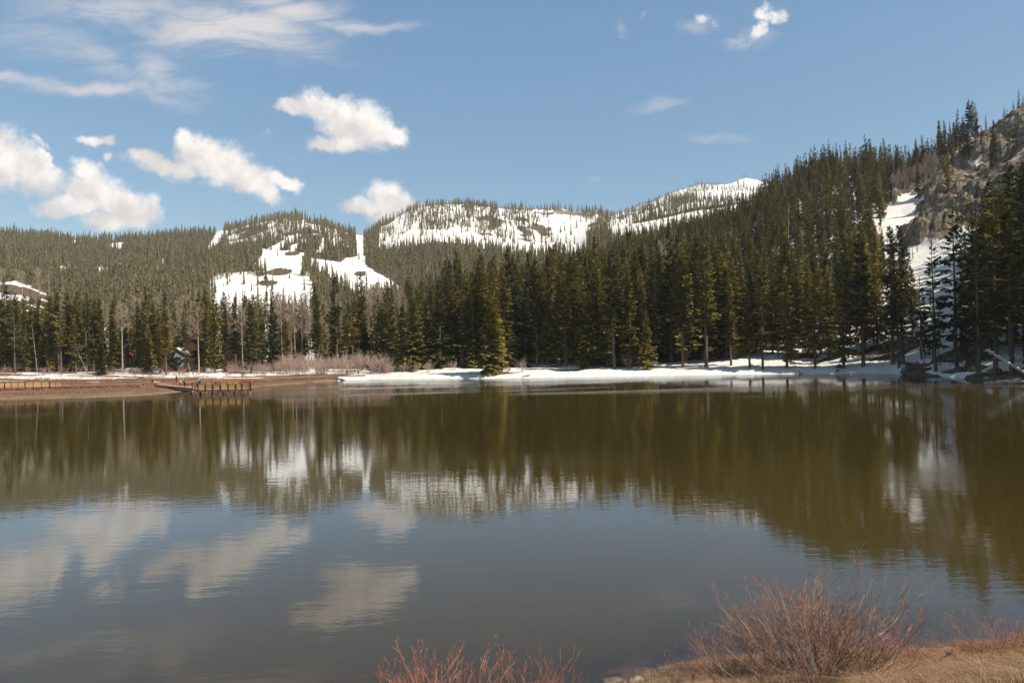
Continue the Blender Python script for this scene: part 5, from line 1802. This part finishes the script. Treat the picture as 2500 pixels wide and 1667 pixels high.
# ------------------------------------------------------------------ crags on the right-hand slope
m_crag, N, out = new_mat('crag_rock')
pos = obj_pos(N)
g1 = N.noise(N.mapping(pos, scale=(1, 1, 0.3)), 0.55, 8, 0.7)
g2 = N.noise(pos, 2.5, 5, 0.65)
cc_ = N.mix(N.ramp(g1, 0.36, 0.64), (0.085, 0.065, 0.05), (0.31, 0.24, 0.17))
cc_ = N.mix(N.ramp(N.noise(pos, 0.22, 4, 0.6), 0.56, 0.64), cc_, (0.22, 0.20, 0.095))
principled(N, out, cc_, 0.9, N.bump(N.math('ADD', g1, N.math('MULTIPLY', g2, 0.4)), 0.8, 0.5), 0.15)


def crag_block(mb, c, sz, r, tilt):
    """an angular, chipped block with a broken top"""
    n = 7
    rings = []
    for k, (f, zz) in enumerate(((1.15, -0.6), (1.0, 0.0), (0.96, 0.35), (0.86, 0.7), (0.62, 1.0))):
        ring = []
        for j in range(n):
            a = 2 * math.pi * (j + 0.3 * r.random()) / n
            q = f * r.uniform(0.78, 1.12)
            ring.append((c[0] + math.cos(a) * sz[0] * q + tilt[0] * zz * sz[2], c[1] + math.sin(a) * sz[1] * q + tilt[1] * zz * sz[2], c[2] + zz * sz[2] * r.uniform(0.93, 1.05)))
        rings.append(ring)
    v = [p for ring in rings for p in ring]
    f = [(i * n + j, i * n + (j + 1) % n, (i + 1) * n + (j + 1) % n, (i + 1) * n + j) for i in range(4) for j in range(n)]
    f.append(tuple(4 * n + j for j in range(n)))
    mb.add(v, f)


def slope_at(px_, py_, y0, y1):
    """first ground point along the sight line of a photo pixel"""
    u, v = lev(px_, py_); u = float(u); v = float(v)
    Ys_ = np.arange(y0, y1, 0.5)
    g = ground(u * Ys_, Ys_)
    k = np.nonzero(g >= HC + v * Ys_)[0]
    Y = Ys_[k[0]] if len(k) else y1
    return u * Y, Y, float(ground(u * Y, Y))


rc = random.Random(31)
for k in range(44):      # the aspen grove on the shoulder above the gully
    q = 2192 + 112 * (k / 44) + ra.uniform(-7, 7)
    bpy_ = 484 - (q - 2192) * 0.50 - ra.uniform(-4, 14)
    x, y, z = slope_at(q, bpy_, 200, 440)
    asp(q, y, bpy_ - ra.uniform(34, 62), 'pale leafless aspen in the grove along the skyline slope above the snow gully')
for (pts, n, w_, h_, lab) in [
    ([(2215, 572), (2250, 560), (2290, 545), (2325, 528)], 24, 2.6, 6.5, 'dark fractured cliff band directly above the shaded snow slope'),
    ([(2330, 500), (2365, 478), (2400, 458)], 18, 2.2, 6.0, 'pale columnar cliff halfway up the rocky slope'),
    ([(2288, 430), (2320, 408), (2350, 390)], 16, 2.3, 5.0, 'grey brown crag beside the bare aspens near the skyline'),
    ([(2345, 372), (2385, 352), (2420, 335)], 16, 2.0, 4.8, 'shadowed crag above the small hanging snow patch'),
    ([(2430, 330), (2465, 310), (2505, 285)], 16, 2.6, 5.0, 'broad rough crag at the top right corner of the slope'),
    ([(2250, 500), (2275, 488), (2300, 470)], 12, 1.6, 3.2, 'low broken ledge at the right rim of the snow gully')]:
    n = int(n * 1.9)
    c0 = slope_at(*pts[len(pts) // 2], 200, 420)
    t = thing('rock_outcrop', c0, lab, 'rock')
    mb = MB()
    for k in range(n):
        q = k / (n - 1) * (len(pts) - 1); i = min(int(q), len(pts) - 2); f = q - i
        ppx = pts[i][0] * (1 - f) + pts[i + 1][0] * f + rc.uniform(-3, 3); ppy = pts[i][1] * (1 - f) + pts[i + 1][1] * f + rc.uniform(-9, 9)
        x, y, z = slope_at(ppx, ppy + 8, 200, 420)
        s_ = rc.uniform(0.6, 1.25)
        crag_block(mb, (x - c0[0], y - c0[1] + 0.8, z - c0[2] - h_ * 0.35), (w_ * 1.3 * s_, w_ * 1.1 * s_, h_ * rc.uniform(0.6, 1.15)), rc, (0.10, 0.14))
    mb.build('rock_face', m_crag, t)
mb = MB()
for k in range(140):
    ppx = rc.uniform(2175, 2500); ppy = rc.uniform(270, 600)
    if not inpoly(np.array([ppx]), np.array([ppy]), ROCKS)[0]: continue
    x, y, z = slope_at(ppx, ppy, 200, 420)
    s_ = rc.choice([0.4, 0.6, 0.9, 1.4, 2.2])
    crag_block(mb, (x, y, z - 0.3 * s_), (s_ * rc.uniform(.7, 1.3), s_ * rc.uniform(.7, 1.2), s_ * rc.uniform(.7, 1.5)), rc, (rc.uniform(-.3, .3), rc.uniform(-.3, .3)))
o = mb.build('scree', m_crag)
tag(o, 'loose broken stones scattered over the rocky slope on the right', kind='stuff')

# ------------------------------------------------------------------ the near bank: willow bushes, dry grass, rocks and sticks
NEAR_RED = [(0.30, 0.24, 0.20), (0.28, 0.18, 0.135), (0.36, 0.18, 0.11)]


def bankpt(px_, py_):
    u, v = lev(px_, py_)
    u, v = float(u), float(v)
    Y = 8.0
    while Y < 20 and HC + v * Y > float(bankz(u * Y, Y)):
        Y += 0.02
    return (u * Y, Y, float(bankz(u * Y, Y)))


def bush(name, loc, lab, seed, n, H, spread, depth, kids, cols, w0=0.011, minw=0.0016, lift=0.05, base_r=0.35, lean=(0, 0), shrink=0.55, sp=0.42, bend=0.10):
    v, c = shrub_arrays(seed, n, H, spread, depth, kids, w0, cols, lift=lift, bend=bend, minw=minw, base_r=base_r, lean=lean, shrink=shrink, sp=sp)
    o = mesh_np(name, v, np.arange(len(v)).reshape(-1, 3), m_willow, attrs={'tint': c})
    o.location = loc
    tag(o, lab, 'shrub')
    return o


def yz(px_, Y):
    u, _ = lev(px_, 1600); x = float(u) * Y
    return (x, Y, float(bankz(x, Y)))


# the big bush: grey brown stems fanning out, orange red tips
bush('willow_bush', yz(2000, 11.2), 'large fan shaped leafless willow bush with orange red twigs on the near bank', 701, 110, 1.28, 1.05, 3, (3, 5), NEAR_RED, w0=0.0095, minw=0.0018, lift=0.03, base_r=0.55, shrink=0.52, sp=0.46)
bush('tangled_shrub', yz(1985, 11.1), 'tangled low mass of dark brown twigs at the foot of the large willow bush', 711, 90, 0.85, 1.6, 2, (4, 5), [(0.16, 0.11, 0.085), (0.24, 0.14, 0.10), (0.34, 0.20, 0.13)], w0=0.006, minw=0.0018, base_r=0.9, lift=-0.02, bend=0.2)
bush('willow_bush', yz(1790, 11.3), 'low red leafless bush spreading at the left foot of the large willow bush', 702, 34, 0.95, 1.0, 2, (3, 5), [(0.26, 0.17, 0.13), (0.36, 0.15, 0.10), (0.42, 0.16, 0.10)], w0=0.006, minw=0.0016, base_r=0.4, lean=(-0.35, 0))
bush('willow_bush', yz(1110, 10.75), 'bright orange red leafless bush rising from the bottom edge, left of centre', 703, 44, 1.02, 0.9, 3, (3, 4), [(0.30, 0.16, 0.11), (0.45, 0.15, 0.085), (0.50, 0.165, 0.08)], w0=0.0075, minw=0.0018, base_r=0.55, shrink=0.5, sp=0.45)
bush('willow_bush', yz(1010, 10.6), 'smaller orange red leafless bush at the left side of the bright one', 704, 24, 0.78, 0.7, 2, (3, 5), [(0.30, 0.16, 0.11), (0.45, 0.15, 0.085), (0.50, 0.165, 0.08)], w0=0.006, minw=0.0018, base_r=0.35)
bush('willow_bush', yz(1290, 10.9), 'sparse dark and orange leafless bush at the right side of the bright one', 705, 22, 0.86, 0.8, 2, (3, 5), [(0.16, 0.09, 0.07), (0.38, 0.14, 0.085), (0.46, 0.16, 0.09)], w0=0.006, minw=0.0017, base_r=0.4)
bush('willow_bush', yz(2475, 12.4), 'low reddish bush at the right edge of the near bank', 706, 40, 0.70, 0.9, 2, (3, 5), [(0.24, 0.13, 0.09), (0.38, 0.16, 0.10), (0.42, 0.18, 0.11)], w0=0.005, minw=0.0017, base_r=0.7)
bush('willow_bush', yz(2300, 12.75), 'small thin twiggy bush between the large willow bush and the right edge', 707, 18, 0.6, 0.9, 2, (3, 4), [(0.22, 0.14, 0.10), (0.38, 0.18, 0.11)], w0=0.004, minw=0.0015, base_r=0.4)
bush('willow_bush', yz(2180, 12.4), 'low orange bush behind the right side of the large willow bush', 708, 22, 0.75, 1.0, 2, (3, 5), [(0.26, 0.15, 0.10), (0.42, 0.19, 0.10)], w0=0.005, minw=0.0016, base_r=0.5)
bush('willow_bush', yz(1660, 11.6), 'low dull red bush where the near bank meets the water', 709, 26, 0.50, 1.3, 2, (3, 4), [(0.20, 0.13, 0.11), (0.28, 0.14, 0.11)], w0=0.004, minw=0.0015, base_r=0.5)
# bold single stems of the big bush reach further out
r = np.random.default_rng(77)
segs = []
bl = np.array(yz(2000, 11.2))
for (tx, ty, w_) in [(1755, 1475, .011), (1800, 1500, .009), (1870, 1440, .009), (1905, 1452, .008), (1960, 1478, .008), (2005, 1422, .009), (2030, 1430, .008), (2085, 1378, .009), (2098, 1390, .007), (2133, 1412, .010), (2155, 1440, .007), (2200, 1455, .010), (2228, 1428, .009), (2240, 1455, .007), (2245, 1520, .008), (1770, 1575, .009), (1725, 1600, .008)]:
    tip = np.array(at(tx, ty, 11.2 + r.uniform(-0.5, 0.5)))
    T = tip - bl
    d0 = T.copy(); d0[2] *= 0.75; d0 /= np.linalg.norm(d0)
    P0 = bl + np.array([T[0] * 0.12, 0, -0.05])
    n = 7; prev = P0
    for k in range(1, n + 1):
        q = k / n
        cur = P0 + (tip - P0) * q + np.array([0, 0, -0.16 * math.sin(q * 3.14) * abs(T[0])]) + r.normal(0, 0.012, 3)
        segs.append((tuple(prev), tuple(cur), w_ * (1 - .75 * (k - 1) / n), w_ * (1 - .75 * k / n), 0))
        if k >= 2:
            for _ in range(2):
                dd = (cur - prev); dd /= np.linalg.norm(dd)
                dd = dd + r.normal(0, 0.38, 3); dd[2] += 0.1; dd /= np.linalg.norm(dd)
                grow(r, cur, dd, 0.36 * r.uniform(0.5, 1.1), w_ * 0.4, 1, segs, 0.45, 0.05, (2, 4), 0.10, 0.55, 0.25, 3, None, 1)
        prev = cur
vv = twig_tris([(s[0], s[1], max(s[2], 0.0017), max(s[3], 0.0014)) for s in segs])
lvl = np.array([s[4] for s in segs]); cc = np.array([(0.44, 0.38, 0.33), (0.40, 0.20, 0.13), (0.44, 0.17, 0.09)])[np.minimum(lvl, 2)] * r.uniform(0.8, 1.2, (len(segs), 1))
cc = np.repeat(np.tile(cc, (6, 1)), 3, 0)
bb = bpy.data.objects.get('willow_bush')
o = mesh_np('long_stems', vv - bl, np.arange(len(vv)).reshape(-1, 3), m_willow, attrs={'tint': cc}, parent=bb)


# dry grass
def f_bank(p0, p1, dmin, dmax, dens=None):
    def f(r, n):
        p = r.uniform(p0, p1, n)
        Y = np.interp(p, NB[:, 0], NB[:, 1]) - r.uniform(dmin, dmax, n)
        u = (p - 1250) / F
        x = u * Y
        x = x + r.normal(0, 0.01, n)
        if dens is not None:
            k = fbm(x / 0.35, Y / 0.35, 31, 3) > dens
            return x[k], Y[k]
        return x, Y
    return f


v1, c1 = blades(95000, f_bank(2080, 2750, 0.10, 4.4, 0.25), 0.08, 0.30, 0.0030, [(0.33, 0.19, 0.10), (0.42, 0.26, 0.14), (0.22, 0.12, 0.075), (0.52, 0.35, 0.20), (0.18, 0.09, 0.055), (0.27, 0.17, 0.08)], 81, 1.6, bankz)
v2, c2 = blades(34000, f_bank(1560, 2200, 0.05, 2.8, 0.40), 0.05, 0.22, 0.0024, [(0.34, 0.20, 0.12), (0.42, 0.27, 0.16), (0.25, 0.13, 0.09), (0.5, 0.36, 0.2)], 82, 1.1, bankz)
v3, c3 = blades(16000, f_bank(800, 1620, 0.0, 1.6, 0.42), 0.05, 0.22, 0.0022, [(0.38, 0.25, 0.15), (0.30, 0.15, 0.10), (0.48, 0.36, 0.22)], 83, 0.8, bankz)
v4, c4 = blades(20000, f_bank(1950, 2700, -0.1, 1.2, 0.45), 0.15, 0.42, 0.0022, [(0.38, 0.15, 0.09), (0.30, 0.14, 0.09), (0.46, 0.24, 0.13)], 84, 0.5, bankz)
v = np.concatenate([v1, v2, v3, v4]); c = np.concatenate([c1, c2, c3, c4])
o = mesh_np('dry_grass', v, np.arange(len(v)).reshape(-1, 3), m_willow, attrs={'tint': c})
tag(o, 'matted golden dry grass and thin red stalks covering the near bank', 'grass', kind='stuff')

# rocks
m_rock2, N, out = new_mat('near_rock')
pos = obj_pos(N)
rn_ = N.noise(pos, 9, 6, 0.65)
principled(N, out, N.mix(N.ramp(rn_, 0.35, 0.65), (0.34, 0.25, 0.17), (0.52, 0.41, 0.29)), 0.9, N.bump(rn_, 0.5, 0.02), 0.2)
m_red, N, out = new_mat('submerged_rock')
pos = obj_pos(N)
principled(N, out, N.mix(N.ramp(N.noise(pos, 6, 5, 0.6), 0.35, 0.65), (0.34, 0.17, 0.12), (0.50, 0.27, 0.20)), 0.9, None, 0.1)


def near_rock(px_, py_, w_, h_, lab, seed, mat, dz=0.0, Y=None):
    p = bankpt(px_, py_) if Y is None else yz(px_, Y)
    mb = MB(); mb.blob((0, 0, 0), (w_, w_ * 0.75, h_), seed, 20, 13, 0.16)
    o = mb.build('rock', mat, smooth=True); o.location = (p[0], p[1], p[2] + dz)
    tag(o, lab, 'rock')


near_rock(2325, 1610, 0.33, 0.17, 'rounded tan rock in the dry grass beside the dark stick', 3, m_rock2, 0.02)
near_rock(1492, 1664, 0.20, 0.08, 'flat cream rock at the bottom edge, left one of the pair', 5, m_rock2, -0.01)
near_rock(1558, 1663, 0.17, 0.08, 'flat cream rock at the bottom edge, right one of the pair', 6, m_rock2, -0.01)
for k, (q, Yq, w_) in enumerate([(2420, 15.2, .55), (2475, 15.6, .5), (2380, 14.9, .35), (2500, 14.9, .4), (2330, 15.0, .3), (2450, 16.1, .45), (2540, 15.8, .5)]):
    u, _ = lev(q, 1500); x = float(u) * Yq; z = float(bankz(x, Yq))
    mb = MB(); mb.blob((0, 0, 0), (w_, w_ * 0.7, 0.10), 20 + k, 16, 9, 0.2)
    o = mb.build('submerged_rock', m_red, smooth=True); o.location = (x, Yq, min(z, -0.16) + 0.02)
    tag(o, 'flat pinkish rock showing through the shallow water at the lower right', 'rock', 'pinkish rocks under the shallow water')
# driftwood and sticks
m_stick = bark_mat('dark_stick', (0.035, 0.022, 0.016), (0.10, 0.065, 0.045), 8)
p0 = Vector(bankpt(2190, 1597)); p1 = Vector(bankpt(2320, 1594))
log('driftwood_log', 'long thin pale driftwood log lying along the waterline behind the large bush', (p0.x - 1.1, p0.y + 0.12, p0.z + 0.03), (p1.x, p1.y + 0.05, p1.z + 0.04), 0.035, 0.026, seed=11, stubs=3, mat=m_rock2)
p0 = Vector(bankpt(2245, 1640)); p1 = Vector(at(2326, 1590, p0.y + 0.25))
log('dark_stick', 'dark charred stick poking up to the right out of the dry grass', tuple(p0), tuple(p1), 0.014, 0.018, 'stick', seed=12, stubs=5, mat=m_stick)
p0 = Vector(bankpt(2255, 1660)); p1 = Vector(bankpt(2300, 1648)); p1.z += 0.05; p0.z += 0.03
log('dark_stick', 'short dark stick lying in the dry grass below the longer one', tuple(p0), tuple(p1), 0.010, 0.006, 'stick', seed=13, stubs=2, mat=m_stick)
p0 = Vector(bankpt(2402, 1615)); p1 = Vector(at(2396, 1588, p0.y))
log('dark_stump', 'small dark upright stub at the waterline near the right edge', tuple(p0), tuple(p1), 0.03, 0.014, 'stick', seed=14, stubs=2, mat=m_stick)
p0 = Vector(bankpt(2100, 1664)); p1 = Vector(at(2190, 1612, p0.y + 0.3))
log('grey_branch', 'bent grey dead branch lying at the right foot of the large bush', tuple(p0), tuple(p1), 0.016, 0.007, 'branch', seed=15, stubs=6)
p0 = Vector(bankpt(1920, 1655)); p1 = Vector(bankpt(2040, 1628)); p1.z += 0.22; p0.z += 0.1
log('grey_branch', 'thick grey dead branch crossing the front of the large bush', tuple(p0), tuple(p1), 0.022, 0.010, 'branch', seed=16, stubs=6)

# ------------------------------------------------------------------ air
m, N, out = new_mat('haze_air')
v = N.n('VolumePrincipled'); v.inputs['Color'].default_value = (0.92, 0.92, 0.95, 1); v.inputs['Density'].default_value = 0.00009; v.inputs['Anisotropy'].default_value = 0.1
N.t.links.new(v.outputs[0], out.inputs['Volume'])
mb = MB(); mb.box((0, 1900, 198), (6600, 4100, 440)); o = mb.build('haze', m)
tag(o, 'thin pale haze in the air over the lake and the valley', kind='stuff')
